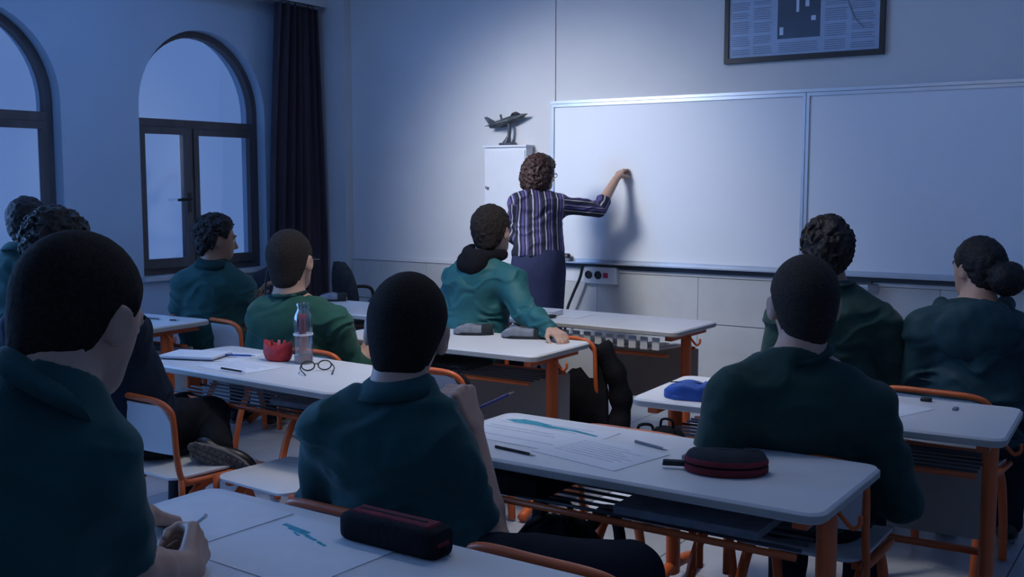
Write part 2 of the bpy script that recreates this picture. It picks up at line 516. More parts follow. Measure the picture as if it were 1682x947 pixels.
# ------------------------------------------------------------------ whiteboards and front wall things
def whiteboard(x0, x1, label):
    z0, z1 = 0.915, 2.075; y1 = YF - 0.002; y0 = YF - 0.045
    r = empty('whiteboard', ((x0 + x1) / 2, YF, z0))
    cx = (x0 + x1) / 2

    def bx(a, b, ya, yb, c, d): return MB().box(a - cx, b - cx, ya - YF, yb - YF, c - z0, d - z0)
    bx(x0 + 0.018, x1 - 0.018, y0 + 0.012, y1, z0 + 0.018, z1 - 0.018).build('panel', M['board'], r)
    for a in ((x0, x1, z1 - 0.022, z1), (x0, x1, z0, z0 + 0.022)):
        bx(a[0], a[1], y0, y1 - 0.003, a[2], a[3]).build('frame_rail', M['alu'], r)
    for a, b in ((x0, x0 + 0.020), (x1 - 0.020, x1)):
        bx(a, b, y0 - 0.001, y1 - 0.003, z0 + 0.022, z1 - 0.022).build('frame_stile', M['alu'], r)
    tag(r, label, 'whiteboard')
    return r


whiteboard(-4.185, -2.262, 'bright whiteboard panel the teacher writes on')
whiteboard(-2.258, 0.10, 'blue-tinted whiteboard panel on the right, behind two students')
# top rail and dark lower rail with pen tray
tr = empty('board_rail', (-2.0, YF, 0.9))
MB().box(-2.19, 2.15, -0.052, -0.002, 1.177, 1.197).build('top_rail', M['alu'], tr)
MB().box(-2.08, 2.15, -0.060, -0.002, -0.022, 0.013).build('lower_rail', M['darkrail'], tr)
MB().box(-2.14, 2.12, -0.105, -0.050, 0.006, 0.016).build('pen_tray', M['alu'], tr)
tag(tr, 'metal rails and pen tray along the whiteboards', 'board rail')
br = empty('wall_bracket', (-1.88, YF, 0.80))
MB().slab([(-0.13, -0.16), (0.08, -0.16), (0.12, -0.002), (-0.13, -0.002)], [(0.01, 0.0), (0, 0.01), (0, 0.055), (0.004, 0.06)]).build('tray', M['alu'], br)
MB().box(-0.09, 0.07, -0.05, -0.01, 0.06, 0.085).build('arm', M['darkrail'], br)
tag(br, 'small grey metal tray bracket under the right whiteboard', 'bracket')

er = empty('board_eraser', (-4.05, YF - 0.078, 0.917))
e = MB().slab(rrect(-0.055, 0.055, -0.024, 0.024, 0.015, 4), [(0.002, 0), (0, 0.003), (0, 0.02), (0.002, 0.022)]); e.build('felt', M['greycl'], er, angle=40)
MB().slab(rrect(-0.05, 0.05, -0.022, 0.022, 0.015, 4), [(0, 0.022), (0, 0.046), (0.008, 0.056)]).build('grip', M['blackpl'], er, angle=40)
tag(er, 'black board eraser on the pen tray beside the teacher', 'eraser')

# outlet box, paper sheet, cable
sb = empty('outlet_box', (-3.755, YF - 0.011, 0.757))
MB().slab(rrect(-0.135, 0.135, 0.0, 0.128, 0.008, 3), [(0.0, 0), (0, 0.045), (0.004, 0.05)]).xform(Matrix(((1, 0, 0, 0), (0, 0, -1, 0), (0, 1, 0, 0), (0, 0, 0, 1)))).build('box', M['white'], sb)
for x in (-0.093, -0.013):
    MB().lathe([(0.027, 0), (0.030, 0.006), (0.024, 0.009), (0.022, 0.003)], n=18).xform(Matrix.Translation((x, -0.05, 0.066)) @ Matrix.Rotation(math.pi / 2, 4, 'X')).build('socket', M['blackpl'], sb, angle=40)
MB().box(0.030, 0.066, -0.058, -0.05, 0.048, 0.084).build('switch', M['sockred'], sb)
tag(sb, 'white wall outlet box with two black sockets and red switch', 'outlet')
tag(MB().box(-4.10, -3.905, YF - 0.024, YF - 0.0105, 0.765, 0.872).build('notice_card', M['white']), 'pale rectangular card fixed under the pen tray', 'card')
tag(MB().tube(spline([(-3.90, YF - 0.068, 0.885), (-3.91, YF - 0.08, 0.80), (-3.97, YF - 0.09, 0.66), (-4.02, YF - 0.09, 0.52), (-4.05, YF - 0.08, 0.2), (-4.06, YF - 0.07, 0.015)]), 0.011, 8).build('cable', M['charcoal'], None, smooth=True), 'dark cable hanging from the pen tray to the floor', 'cable')

# thin white wall cabinet with the model plane
cb = empty('wall_cabinet', (-4.56, YF - 0.011, 0.0))
MB().box(-0.19, 0.19, -0.095, 0.0, 0.872, 1.765).build('body', M['white'], cb)
MB().box(-0.182, 0.182, -0.103, -0.095, 0.88, 1.74).build('door', M['white'], cb)
kn = MB().lathe([(0.006, 0), (0.006, 0.012), (0.012, 0.016), (0.010, 0.024)], n=12).xform(Matrix.Translation((-0.155, -0.103, 1.46)) @ Matrix.Rotation(math.pi / 2, 4, 'X'))
kn.build('knob', M['metal'], cb, smooth=True)
MB().box(-0.20, 0.20, -0.110, 0.0, 1.765, 1.780).build('top', M['white'], cb)
tag(cb, 'narrow white wall cabinet carrying the model plane', 'cabinet')


def model_plane():
    r = empty('model_airplane', (-4.56, YF - 0.065, 1.781))
    MB().slab(rrect(-0.066, 0.066, -0.044, 0.044, 0.02, 4), [(0.002, 0), (0, 0.003), (0, 0.012), (0.006, 0.018)]).build('base', M['stand'], r, angle=40)
    st = spline([(-0.012, 0, 0.015), (0.006, 0, 0.06), (0.014, 0, 0.11), (0.010, 0, 0.165)], 5)
    MB().tube(st, [0.045 - 0.026 * min(1, i / 6) for i in range(len(st))], 12, flat=0.7).build('column', M['stand'], r, smooth=True)
    Mx = Matrix.Translation((-0.008, 0, 0.185)) @ Matrix.Rotation(math.radians(-14), 4, 'Y')
    prof = [(-0.165, 0.014), (-0.15, 0.020), (-0.10, 0.026), (-0.03, 0.030), (0.05, 0.028), (0.10, 0.022), (0.14, 0.015), (0.172, 0.008), (0.19, 0.002)]
    f = MB().tube([(x, 0, 0.0) for x, _ in prof], [q for _, q in prof], 14, flat=0.95); f.xform(Mx); f.build('fuselage', M['plane'], r, smooth=True)
    c = MB().tube([(0.035, 0, 0.020), (0.06, 0, 0.030), (0.09, 0, 0.030), (0.125, 0, 0.014)], [0.006, 0.015, 0.016, 0.006], 10); c.xform(Mx); c.build('canopy', M['blackpl'], r, smooth=True)
    for s in (-1, 1):
        w = MB().loft([[(0.05, s * 0.02, -0.006), (-0.10, s * 0.02, -0.006), (-0.10, s * 0.02, 0.004), (0.05, s * 0.02, 0.004)],
                       [(-0.075, s * 0.058, -0.006), (-0.125, s * 0.058, -0.006), (-0.125, s * 0.058, -0.002), (-0.075, s * 0.058, -0.002)]]); w.xform(Mx); w.build('wing', M['plane'], r)
        p = MB().tube([(-0.10, s * 0.045, -0.02), (-0.06, s * 0.045, -0.02), (-0.02, s * 0.045, -0.02), (0.0, s * 0.045, -0.018)], [0.003, 0.008, 0.008, 0.001], 8); p.xform(Mx); p.build('pylon_tank', M['plane'], r, smooth=True)
        h = MB().loft([[(-0.11, s * 0.01, 0.004), (-0.165, s * 0.01, 0.004), (-0.165, s * 0.01, 0.009), (-0.11, s * 0.01, 0.009)],
                       [(-0.155, s * 0.045, 0.004), (-0.185, s * 0.045, 0.004), (-0.185, s * 0.045, 0.007), (-0.155, s * 0.045, 0.007)]]); h.xform(Mx); h.build('tailplane', M['plane'], r)
    t = MB().loft([[(-0.10, -0.004, 0.02), (-0.168, -0.004, 0.015), (-0.168, 0.004, 0.015), (-0.10, 0.004, 0.02)],
                   [(-0.175, -0.003, 0.082), (-0.20, -0.003, 0.082), (-0.20, 0.003, 0.082), (-0.175, 0.003, 0.082)]]); t.xform(Mx); t.build('tail_fin', M['plane'], r)
    a = MB().box(-0.055, -0.040, -0.004, 0.004, 0.025, 0.062); a.xform(Mx); a.build('dorsal_mast', M['plane'], r)
    tag(r, 'dark model jet plane on a stand above the white cabinet', 'model plane')


model_plane()


def framed_page():
    x0, x1, z0 = -2.835, -1.785, 2.29; z1 = 3.05; y = YF
    cx = (x0 + x1) / 2
    r = empty('framed_newspaper', (cx, y, z0))
    w = (x1 - x0) / 2; h = z1 - z0
    for a in ((-w, w, 0, 0.035), (-w, w, h - 0.035, h)):
        MB().box(a[0], a[1], -0.035, -0.003, a[2], a[3]).build('frame_rail', M['blackpl'], r)
    for a, b in ((-w, -w + 0.03), (w - 0.03, w)):
        MB().box(a, b, -0.034, -0.003, 0.035, h - 0.035).build('frame_stile', M['blackpl'], r)
    MB().box(-w + 0.03, w - 0.03, -0.016, -0.004, 0.035, h - 0.035).build('page', mat('newsprint', (0.40, 0.47, 0.56), 0.7, 0.06, 12), r)

    def pr(a, b, c, d, m, t=0.001):
        # a,b in 0..1 over the inner width, c,d metres above the lower inner edge
        iw = 2 * w - 0.06; X = -w + 0.03
        return MB().box(X + a * iw, X + b * iw, -0.016 - t, -0.016, 0.035 + c, 0.035 + d).build('printed_block', m, r)
    rnd = random.Random(2)
    pr(0.335, 0.62, 0.105, 0.50, M['photo_dk'])
    # generic figure shapes inside the dark photograph
    for a, b, c, d in ((0.46, 0.478, 0.27, 0.44), (0.52, 0.545, 0.30, 0.345), (0.35, 0.375, 0.13, 0.18), (0.56, 0.59, 0.21, 0.24), (0.44, 0.46, 0.42, 0.45)):
        pr(a, b, c, d, M['paper'], 0.002)
    pr(0.10, 0.25, 0.405, 0.55, M['photo_red']); pr(0.015, 0.075, 0.40, 0.55, M['photo_bl'])
    for col0, col1, top in ((0.02, 0.15, 0.36), (0.17, 0.30, 0.36), (0.345, 0.615, 0.075), (0.65, 0.80, 0.52), (0.82, 0.97, 0.52)):
        z = 0.02
        while z < top:
            n = rnd.randint(3, 6)
            for k in range(n):
                if z > top: break
                pr(col0, col1 - rnd.random() * 0.02, z, z + 0.006, M['print']); z += 0.0135
            z += 0.016
    # line sketch in the right column
    pts = [(0.70, 0.47), (0.76, 0.40), (0.80, 0.30), (0.84, 0.20), (0.90, 0.14)]
    iw = 2 * w - 0.06; X = -w + 0.03
    MB().tube([(X + a * iw, -0.0175, 0.035 + c) for a, c in pts], 0.006, 6).build('printed_line', M['print'], r)
    MB().box(-w + 0.03, w - 0.03, -0.026, -0.023, 0.035, h - 0.035).build('glazing', glass('picture_glass', (0.96, 0.97, 1.0), 0.05), r)
    tag(r, 'framed newspaper page with dark photo hanging above the whiteboard', 'picture')


framed_page()

# ------------------------------------------------------------------ desks and chairs
def make_desk(toothed=False):
    r = empty('school_desk')
    top = MB().slab(rrect(-0.60, 0.60, -0.26, 0.26, 0.045, 5), [(0.004, 0.722), (0, 0.726), (0, 0.744), (0.005, 0.750)])
    top.build('desktop', M['laminate'], r, angle=35)
    MB().slab(rrect(-0.603, 0.603, -0.263, 0.263, 0.047, 5), [(0.0, 0.727), (0, 0.743)]).build('edge_band', M['edge'], r, angle=35)
    for s in (-1, 1):
        ov = [(s * 0.535 + 0.024 * math.cos(2 * math.pi * k / 16), 0.0 + 0.040 * math.sin(2 * math.pi * k / 16)) for k in range(16)]
        leg = MB().slab(ov, [(0, 0.05), (0, 0.70)])
        leg.build('leg', M['orange'], r, angle=50)
        MB().box(s * 0.535 - 0.018, s * 0.535 + 0.018, -0.21, 0.21, 0.693, 0.721).build('bracket', M['orange'], r)
        ft = spline([(s * 0.535, -0.26, 0.022), (s * 0.535, -0.16, 0.060), (s * 0.535, 0.0, 0.078), (s * 0.535, 0.16, 0.060), (s * 0.535, 0.26, 0.022)], 4)
        MB().tube(ft, 0.022, 10).build('foot', M['orange'], r, smooth=True)
        hk = spline([(s * 0.56, -0.02, 0.70), (s * 0.585, -0.02, 0.672), (s * 0.605, -0.02, 0.655), (s * 0.622, -0.02, 0.668), (s * 0.622, -0.02, 0.690)], 3)
        MB().tube(hk, 0.006, 6).build('bag_hook', M['orange'], r, smooth=True)
    # shelf of plastic slats on two rails
    for y in (-0.17, 0.15):
        MB().tube([(-0.515, y, 0.608), (0.515, y, 0.608)], 0.010, 8).build('shelf_rail', M['orange'], r, smooth=True)
    if toothed:
        sl = None
        for k in range(15):
            if sl is None:
                sl = MB().loft([[(a, -0.228 + b, z + 0.026) for a, b, z in ((-0.020, 0, 0.62), (0.020, 0, 0.62), (0.020, 0, 0.624), (-0.020, 0, 0.624))],
                                [(a, 0.16, z) for a, z in ((-0.020, 0.62), (0.020, 0.62), (0.020, 0.624), (-0.020, 0.624))]])
                sl.box(-0.020, 0.020, -0.235, -0.227, 0.645, 0.708)
                o = sl.build('shelf_slat', M['slat'], r); me0 = o.data
            else: o = link('shelf_slat', me0, r)
            o.location = (-0.476 + k * 0.068, 0, 0)
    else:
        for y in (-0.13, -0.08, -0.03, 0.02, 0.07, 0.11):
            MB().tube([(-0.515, y, 0.613), (0.515, y, 0.613)], 0.005, 6).build('shelf_wire', M['darkrail'], r, smooth=True)
    MB().box(-0.515, 0.515, 0.185, 0.197, 0.30, 0.60).build('modesty_panel', M['beige'], r)
    MB().tube([(-0.535, 0.06, 0.30), (0.535, 0.06, 0.30)], 0.013, 8).build('crossbar', M['orange'], r, smooth=True)
    return r


def make_chair():
    r = empty('school_chair')
    w = 0.205
    # laminate seat, slightly dished
    rings = []
    out = rrect(-0.195, 0.195, -0.19, 0.20, 0.05, 5)

    def zf(x, y): return 0.445 + 0.012 * (abs(x) / 0.195) ** 2 - 0.012 * max(0, (y - 0.10) / 0.10) ** 2
    s = MB()
    for ins, dz in ((0.004, -0.012), (0, -0.009), (0, -0.002), (0.004, 0)):
        rr = rrect(-0.195 + ins, 0.195 - ins, -0.19 + ins, 0.20 - ins, 0.05, 5)
        rings.append([(x, y, zf(x, y) + dz) for x, y in rr])
    s.loft(rings); s.build('seat', M['laminate'], r, angle=40)
    # backrest panel curved between the uprights
    b = MB(); cols = []
    for i in range(13):
        u = -1 + i / 6.0; x = u * (w - 0.006)
        yb = -0.187 - 0.022 * (1 - u * u)
        zt = 0.715 if abs(u) < 0.8 else 0.715 - 0.05 * (abs(u) - 0.8) / 0.2
        cols.append([(x, yb - 0.004, 0.540), (x, yb + 0.004, 0.540), (x, yb + 0.004 - 0.018, zt), (x, yb - 0.004 - 0.018, zt)])
    b.loft(cols); b.build('backrest', M['laminate'], r, angle=40)
    bk = [(-w, 0.10, 0.432), (-w, -0.10, 0.432), (-w, -0.165, 0.445), (-w, -0.187, 0.52), (-w, -0.198, 0.655), (-w + 0.010, -0.205, 0.702), (-w + 0.06, -0.222, 0.731)]
    pts = bk + [(0, -0.228, 0.735)] + [(-x, y, z) for x, y, z in reversed(bk)]
    MB().tube(spline(pts, 5), 0.0115, 8).build('back_frame', M['orange'], r, smooth=True)
    for sd in (-1, 1):
        x = sd * (w - 0.035)
        arch = [(x, -0.235, 0.012), (x, -0.215, 0.12), (x, -0.165, 0.28), (x, -0.075, 0.395), (x, 0.04, 0.412), (x, 0.13, 0.36), (x, 0.185, 0.22), (x, 0.205, 0.10), (x, 0.212, 0.012)]
        MB().tube(spline(arch, 4), 0.017, 8).build('leg_arch', M['orange'], r, smooth=True)
        MB().box(x - 0.012, x + 0.012, -0.15, 0.15, 0.412, 0.432).build('seat_rail', M['orange'], r)
    for sd in (-1, 1):
        MB().tube([(sd * w, -0.172, 0.45), (sd * w, -0.172, 0.33)], 0.012, 8).build('post', M['orange'], r, smooth=True)
    MB().tube([(-w + 0.03, -0.05, 0.402), (w - 0.03, -0.05, 0.402)], 0.011, 8).build('stretcher', M['orange'], r, smooth=True)
    return r


DESKS = [
    (-1.310, 2.605, -0.5, 'long white desk with the black and red half-moon case, right of centre'),
    (-1.095, 3.575, 2.5, 'white desk with the blue case, before the student in bottle green'),
    (-3.035, 4.105, 0.5, 'white desk with two grey pencil cases, orange leg in the centre'),
    (-2.835, 5.150, -1.5, 'front white desk with toothed shelf edge, nearest the teacher'),
    (-3.190, 3.060, -3.0, 'white desk with the clear bottle and red pouch'),
    (-5.170, 3.645, 3.0, 'white desk at the left, behind the boy in profile'),
    (-4.440, 4.800, 0.0, 'white desk before the boy in profile, near the office chairs'),
    (-1.450, 1.475, -1.0, 'nearest white desk in the bottom left corner'),
    (-1.000, 5.020, 0.0, 'white desk in front of the girl with the bun, mostly hidden'),
]
OPEN_DESKS = []
dk0 = make_desk()
for i, (x, y, a, lb) in enumerate(DESKS):
    d = dk0 if i == 0 else (make_desk(True) if i == 3 else copy_tree(dk0))
    d.location = (x, y, 0); d.rotation_euler = (0, 0, math.radians(a))
    tag(d, lb, 'desk', 'white topped school desks with orange legs')
    if i in (0, 4, 7):
        OPEN_DESKS.append(d)

for d in OPEN_DESKS:            # these desks have no panel at the far side
    for c in list(d.children):
        if c.name.startswith('modesty_panel'): bpy.data.objects.remove(c)

CHAIRS = [
    (-1.675, 2.028, 0, 'orange framed chair under the student holding a pencil to his chin'),
    (-1.110, 2.010, -2, 'empty orange framed chair beside the student holding a pencil'),
    (-1.470, 3.120, 0, 'orange framed chair with a black bag, seen under the long desk'),
    (-0.970, 3.115, 0, 'orange framed chair of the student in the bottle green sweater'),
    (-0.825, 4.290, -4, 'orange framed chair of the girl with the bun'),
    (-1.420, 4.440, 0, 'orange framed chair of the dark haired student before the right whiteboard'),
    (-3.210, 2.620, -4, 'white backed orange chair behind the near left student'),
    (-3.470, 3.720, 2, 'orange framed chair of the student in green with earphones'),
    (-2.720, 3.640, 0, 'orange framed chair with a black bag, behind the raised hand'),
    (-2.720, 4.735, 0, 'white backed orange chair with a black jacket, before the front desk'),
    (-3.210, 4.735, -6, 'orange framed chair of the student in the teal jacket'),
    (-4.620, 4.240, -8, 'white backed orange chair of the boy in profile'),
    (-4.870, 3.120, 0, 'orange framed chair of the student at the far left'),
    (-1.640, 0.660, 0, 'orange framed chair of the nearest student'),
]
ch0 = make_chair()
for i, (x, y, a, lb) in enumerate(CHAIRS):
    c = ch0 if i == 0 else copy_tree(ch0)
    c.location = (x, y, 0); c.rotation_euler = (0, 0, math.radians(a))
    tag(c, lb, 'chair', 'orange framed school chairs')


# backless stool beside the white backed chair
st = empty('stool', (-2.745, 2.700, 0), math.radians(-4))
for c in ch0.children:
    if c.name.split('.')[0] in ('seat', 'leg_arch', 'seat_rail', 'stretcher', 'post'):
        k = c.copy(); COL.objects.link(k); k.parent = st
tag(st, 'white topped orange stool carrying the tucked up foot', 'stool')


def office_chair(loc, rz, label):
    r = empty('office_chair', loc, rz)
    b = MB(); rows = []
    for j in range(9):
        v = j / 8; z = 0.48 + v * 0.42
        hw = 0.235 * math.sqrt(max(0.02, 1 - (max(0, v - 0.35) / 0.66) ** 2.2)) * (0.80 + 0.2 * min(1, v / 0.35))
        ring = []
        for k in range(13):
            u = -1 + k / 6; ring.append((u * hw, -0.19 - 0.05 * v + 0.055 * u * u, z))
        rows.append(ring + [(x, y - 0.022, zz) for x, y, zz in reversed(ring)])
    b.loft(rows); b.build('backrest', M['charcoal'], r, smooth=True, angle=50)
    MB().slab(rrect(-0.23, 0.23, -0.2, 0.23, 0.09, 6), [(0.02, 0.41), (0, 0.43), (0, 0.465), (0.03, 0.485)]).build('seat', M['charcoal'], r, angle=50)
    for s in (-1, 1):
        MB().tube(spline([(s * 0.20, -0.16, 0.44), (s * 0.27, -0.14, 0.55), (s * 0.28, -0.02, 0.66), (s * 0.28, 0.16, 0.66), (s * 0.26, 0.18, 0.55), (s * 0.21, 0.12, 0.44)]), 0.014, 8).build('armrest', M['blackpl'], r, smooth=True)
    MB().lathe([(0.03, 0.08), (0.03, 0.25), (0.02, 0.25), (0.02, 0.41)], n=12).build('column', M['blackpl'], r, angle=40)
    for k in range(5):
        a = 2 * math.pi * k / 5
        MB().tube([(0, 0, 0.10), (0.15 * math.cos(a), 0.15 * math.sin(a), 0.09), (0.28 * math.cos(a), 0.28 * math.sin(a), 0.055)], [0.025, 0.022, 0.014], 8).build('base_leg', M['blackpl'], r, smooth=True)
        MB().tube([(0.28 * math.cos(a) - 0.012, 0.28 * math.sin(a), 0.026), (0.28 * math.cos(a) + 0.012, 0.28 * math.sin(a), 0.026)], 0.026, 10).build('caster', M['blackpl'], r, smooth=True)
    tag(r, label, 'office chair', 'dark office chairs by the front wall')


office_chair((-5.46, 6.20, 0), math.radians(-25), 'dark round backed office chair alone against the front wall')
office_chair((-5.72, 5.62, 0), math.radians(20), 'dark office chair beside the face of the student in green')


# ------------------------------------------------------------------ small things
def flat_paper(c, w, h, rz, label, lines=True, ink=None, name='paper_sheet', z=0.7502, group=None):
    r = empty(name, (c[0], c[1], z), rz)
    n = 6; rows = []
    mb = MB()
    for j in range(n + 1):
        v = j / n; y = (v - 0.5) * h
        rows.append([(-w / 2, y, 0.0004), (w / 2, y, 0.0004), (w / 2, y, 0.0012 + 0.001 * (v - 0.5) ** 2), (-w / 2, y, 0.0012 + 0.001 * (v - 0.5) ** 2)])
    mb.loft(rows); mb.build('sheet', M['paper'], r)
    if lines:
        rnd = random.Random(int(c[0] * 1000))
        for k in range(9):
            y = h * (0.38 - 0.085 * k)
            if rnd.random() < 0.25: continue
            MB().box(-w * 0.42, w * (0.42 - 0.3 * rnd.random()), y - 0.0016, y + 0.0016, 0.0012, 0.0018).build('text_line', M['faint'], r)
    if ink: ink(r, w, h)
    tag(r, label, 'paper', group)
    return r


def wave_ink(r, w, h):
    top = [(-0.42, 0.30), (-0.30, 0.42), (-0.15, 0.40), (0.0, 0.34), (0.2, 0.33), (0.42, 0.26)]
    bot = [(0.42, 0.22), (0.2, 0.27), (0.0, 0.24), (-0.15, 0.26), (-0.30, 0.24)]
    MB().slab([(x * w, y * h) for x, y in reversed(top + bot)], [(0, 0.0012), (0, 0.0019)]).build('printed_wave', M['teal_ink'], r)


def scribble_ink(r, w, h):
    for k, (x0, x1, y, t) in enumerate(((-0.42, -0.16, 0.30, 0.011), (-0.34, -0.12, 0.26, 0.007), (-0.14, -0.02, 0.22, 0.008), (0.0, 0.10, 0.18, 0.007), (-0.25, -0.17, 0.22, 0.005))):
        MB().tube([(x0 * w, y * h, 0.0014), ((x0 + x1) / 2 * w, (y - 0.02) * h, 0.0014), (x1 * w, (y - 0.035) * h, 0.0014)], t * 0.6, 6, flat=0.12).build('printed_mark', M['teal_ink'], r)


def pen(c, rz, length, m, label, z=0.7545, name='pen', tip=True):
    r = empty(name, (c[0], c[1], z), rz)
    MB().tube([(-length / 2, 0, 0), (length / 2 - 0.02, 0, 0)], 0.0042, 8).build('barrel', m, r, smooth=True, angle=40)
    MB().tube([(length / 2 - 0.02, 0, 0), (length / 2, 0, 0)], [0.004, 0.0008], 8).build('tip', M['metal'], r)
    tag(r, label, 'pen')
    return r


# long desk (right of centre)
flat_paper((-1.68, 2.66), 0.42, 0.30, math.radians(-4), 'worksheet with a turquoise wave print on the long desk', True, wave_ink)
flat_paper((-1.40, 2.56), 0.30, 0.24, math.radians(-12), 'plain exercise sheet in the middle of the long desk')
pen((-1.60, 2.435), math.radians(-8), 0.15, M['charcoal'], 'dark pen lying across the edge of the long desk')
pen((-1.31, 2.70), math.radians(-18), 0.13, M['greycl'], 'thin grey pen on the sheet in mid desk')
tag(MB().slab(rrect(-1.183, -1.160, 2.622, 2.640, 0.003, 2), [(0.002, 0.7502), (0, 0.752), (0, 0.760), (0.002, 0.762)]).build('eraser', M['greycl'], None, angle=40), 'small grey eraser left of the half-moon case', 'eraser')


def half_moon_case():
    r = empty('pencil_case', (-1.035, 2.575, 0.7502), math.radians(22))
    n = 18
    def outline(a, b):
        o = [(a * math.cos(math.pi + math.pi * k / n), b * math.sin(math.pi + math.pi * k / n)) for k in range(n + 1)]
        return o
    a, b = 0.108, 0.075
    o = outline(a, b) + [(a * 0.95, 0.022), (0, 0.032), (-a * 0.95, 0.022)]
    MB().slab(o, [(0.006, 0.0), (0, 0.006), (0, 0.021)]).build('lower_shell', M['maroon'], r, angle=50)
    MB().slab([(x * 0.99, y * 0.99) for x, y in o], [(0.003, 0.021), (0.003, 0.027)]).build('zip_band', M['black'], r)
    MB().slab(o, [(0, 0.027), (0, 0.036), (0.003, 0.040)]).build('red_rim', M['maroon'], r, angle=50)
    MB().slab([(x * 0.97, y * 0.96 + 0.002) for x, y in o], [(0.0, 0.040), (0.006, 0.050), (0.025, 0.060), (0.05, 0.062)]).build('lid', M['charcoal'], r, angle=60)
    MB().slab(rrect(-0.165, -0.095, -0.012, 0.012, 0.006, 2), [(0, 0.010), (0.002, 0.022)]).build('wrist_loop', M['charcoal'], r)
    tag(r, 'black and red half-moon pencil case on the long desk', 'pencil case')


half_moon_case()


def box_case():
    r = empty('pencil_case', (-1.385, 1.655, 0.7502), math.radians(-1))
    L, W2 = 0.125, 0.040
    secs = []
    for x, s in ((-L, 0.80), (-L + 0.012, 0.95), (-L + 0.03, 1.0), (L - 0.03, 1.0), (L - 0.012, 0.95), (L, 0.80)):
        ring = []
        for y, z in rrect(-W2, W2, 0.0, 0.062, 0.016, 4):
            ring.append((x, y * s, 0.031 + (z - 0.031) * s if z > 0.031 else z + (1 - s) * 0.01))
        secs.append(ring)
    MB().loft(secs).build('body', M['black'], r, smooth=True, angle=60)
    strip = MB().loft([[(x, y * 1.0, z) for y, z in ((-0.022, 0.061), (0.022, 0.061), (0.020, 0.0655), (-0.020, 0.0655))] for x in (-L + 0.022, 0, L - 0.022)])
    strip.build('top_panel', M['maroon'], r)
    for sx in (-1, 1):
        MB().loft([[(sx * (L - 0.022), y, z) for y, z in ((-0.022, 0.060), (0.022, 0.060), (0.020, 0.0655), (-0.020, 0.0655))],
                   [(sx * (L + 0.003), y, z) for y, z in ((-0.018, 0.024), (0.018, 0.024), (0.018, 0.028), (-0.018, 0.028))]]).build('end_panel', M['maroon'], r)
        MB().box(sx * (L + 0.004) - 0.008, sx * (L + 0.004) + 0.008, -0.007, 0.007, 0.012, 0.024).build('tab', M['black'], r)
    MB().tube([(-L + 0.03, 0, 0.067), (L - 0.04, 0, 0.067)], 0.0016, 6).build('zip', M['blackpl'], r)
    tag(r, 'long black pencil case with maroon top on the nearest desk', 'pencil case')


box_case()
flat_paper((-1.87, 1.52), 0.29, 0.36, math.radians(-3), 'sheet under the hand of the nearest student', False)
flat_paper((-1.54, 1.53), 0.34, 0.30, math.radians(-3), 'sheet with turquoise scribble on the nearest desk', False, scribble_ink)

# desk with bottle
flat_paper((-3.56, 3.10), 0.30, 0.22, math.radians(14), 'open exercise sheet on the left end of the bottle desk')
flat_paper((-3.30, 2.97), 0.30, 0.21, math.radians(-6), 'sheet with notes before the red pouch', z=0.7502)
nb = empty('notebook', (-3.645, 3.035, 0.7545), math.radians(20))
MB().slab(rrect(-0.13, 0.13, -0.09, 0.09, 0.006, 2), [(0, 0), (0, 0.003)]).build('cover', M['green_cov'], nb)
MB().slab(rrect(-0.127, 0.127, -0.088, 0.088, 0.003, 2), [(0, 0.003), (0, 0.012)]).build('pages', M['paper'], nb)
tag(nb, 'notebook with dark cover at the left end of the bottle desk', 'notebook')
pen((-3.47, 3.13), math.radians(22), 0.14, M['blue'], 'dark blue pen lying on the open sheet', z=0.7605)
pen((-3.22, 2.865), math.radians(-4), 0.15, M['charcoal'], 'dark pen near the front edge of the bottle desk', z=0.7600)


def red_pouch():
    p = PZ(457, 592, 0.75)
    r = empty('pouch', (p.x, p.y, 0.7502), math.radians(12))
    rings = []
    for z, a, b in ((0, 0.048, 0.030), (0.01, 0.060, 0.037), (0.035, 0.070, 0.040), (0.06, 0.068, 0.034), (0.078, 0.066, 0.030), (0.074, 0.058, 0.024), (0.045, 0.05, 0.022)):
        rings.append([(a * math.cos(2 * math.pi * k / 24), b * math.sin(2 * math.pi * k / 24), z + 0.010 * math.cos(4 * math.pi * k / 24) * (z > 0.05)) for k in range(24)])
    MB().loft(rings).build('cloth', M['red'], r, smooth=True)
    for k, (x, a) in enumerate(((-0.025, -15), (0.0, 8), (0.022, 20))):
        MB().tube([(x, 0, 0.03), (x + 0.03 * math.sin(math.radians(a)), 0.004, 0.088)], 0.006, 8).build('crayon', M[('maroon', 'pink', 'red')[k]], r, smooth=True)
    tag(r, 'open red pouch beside the clear bottle', 'pouch')


red_pouch()


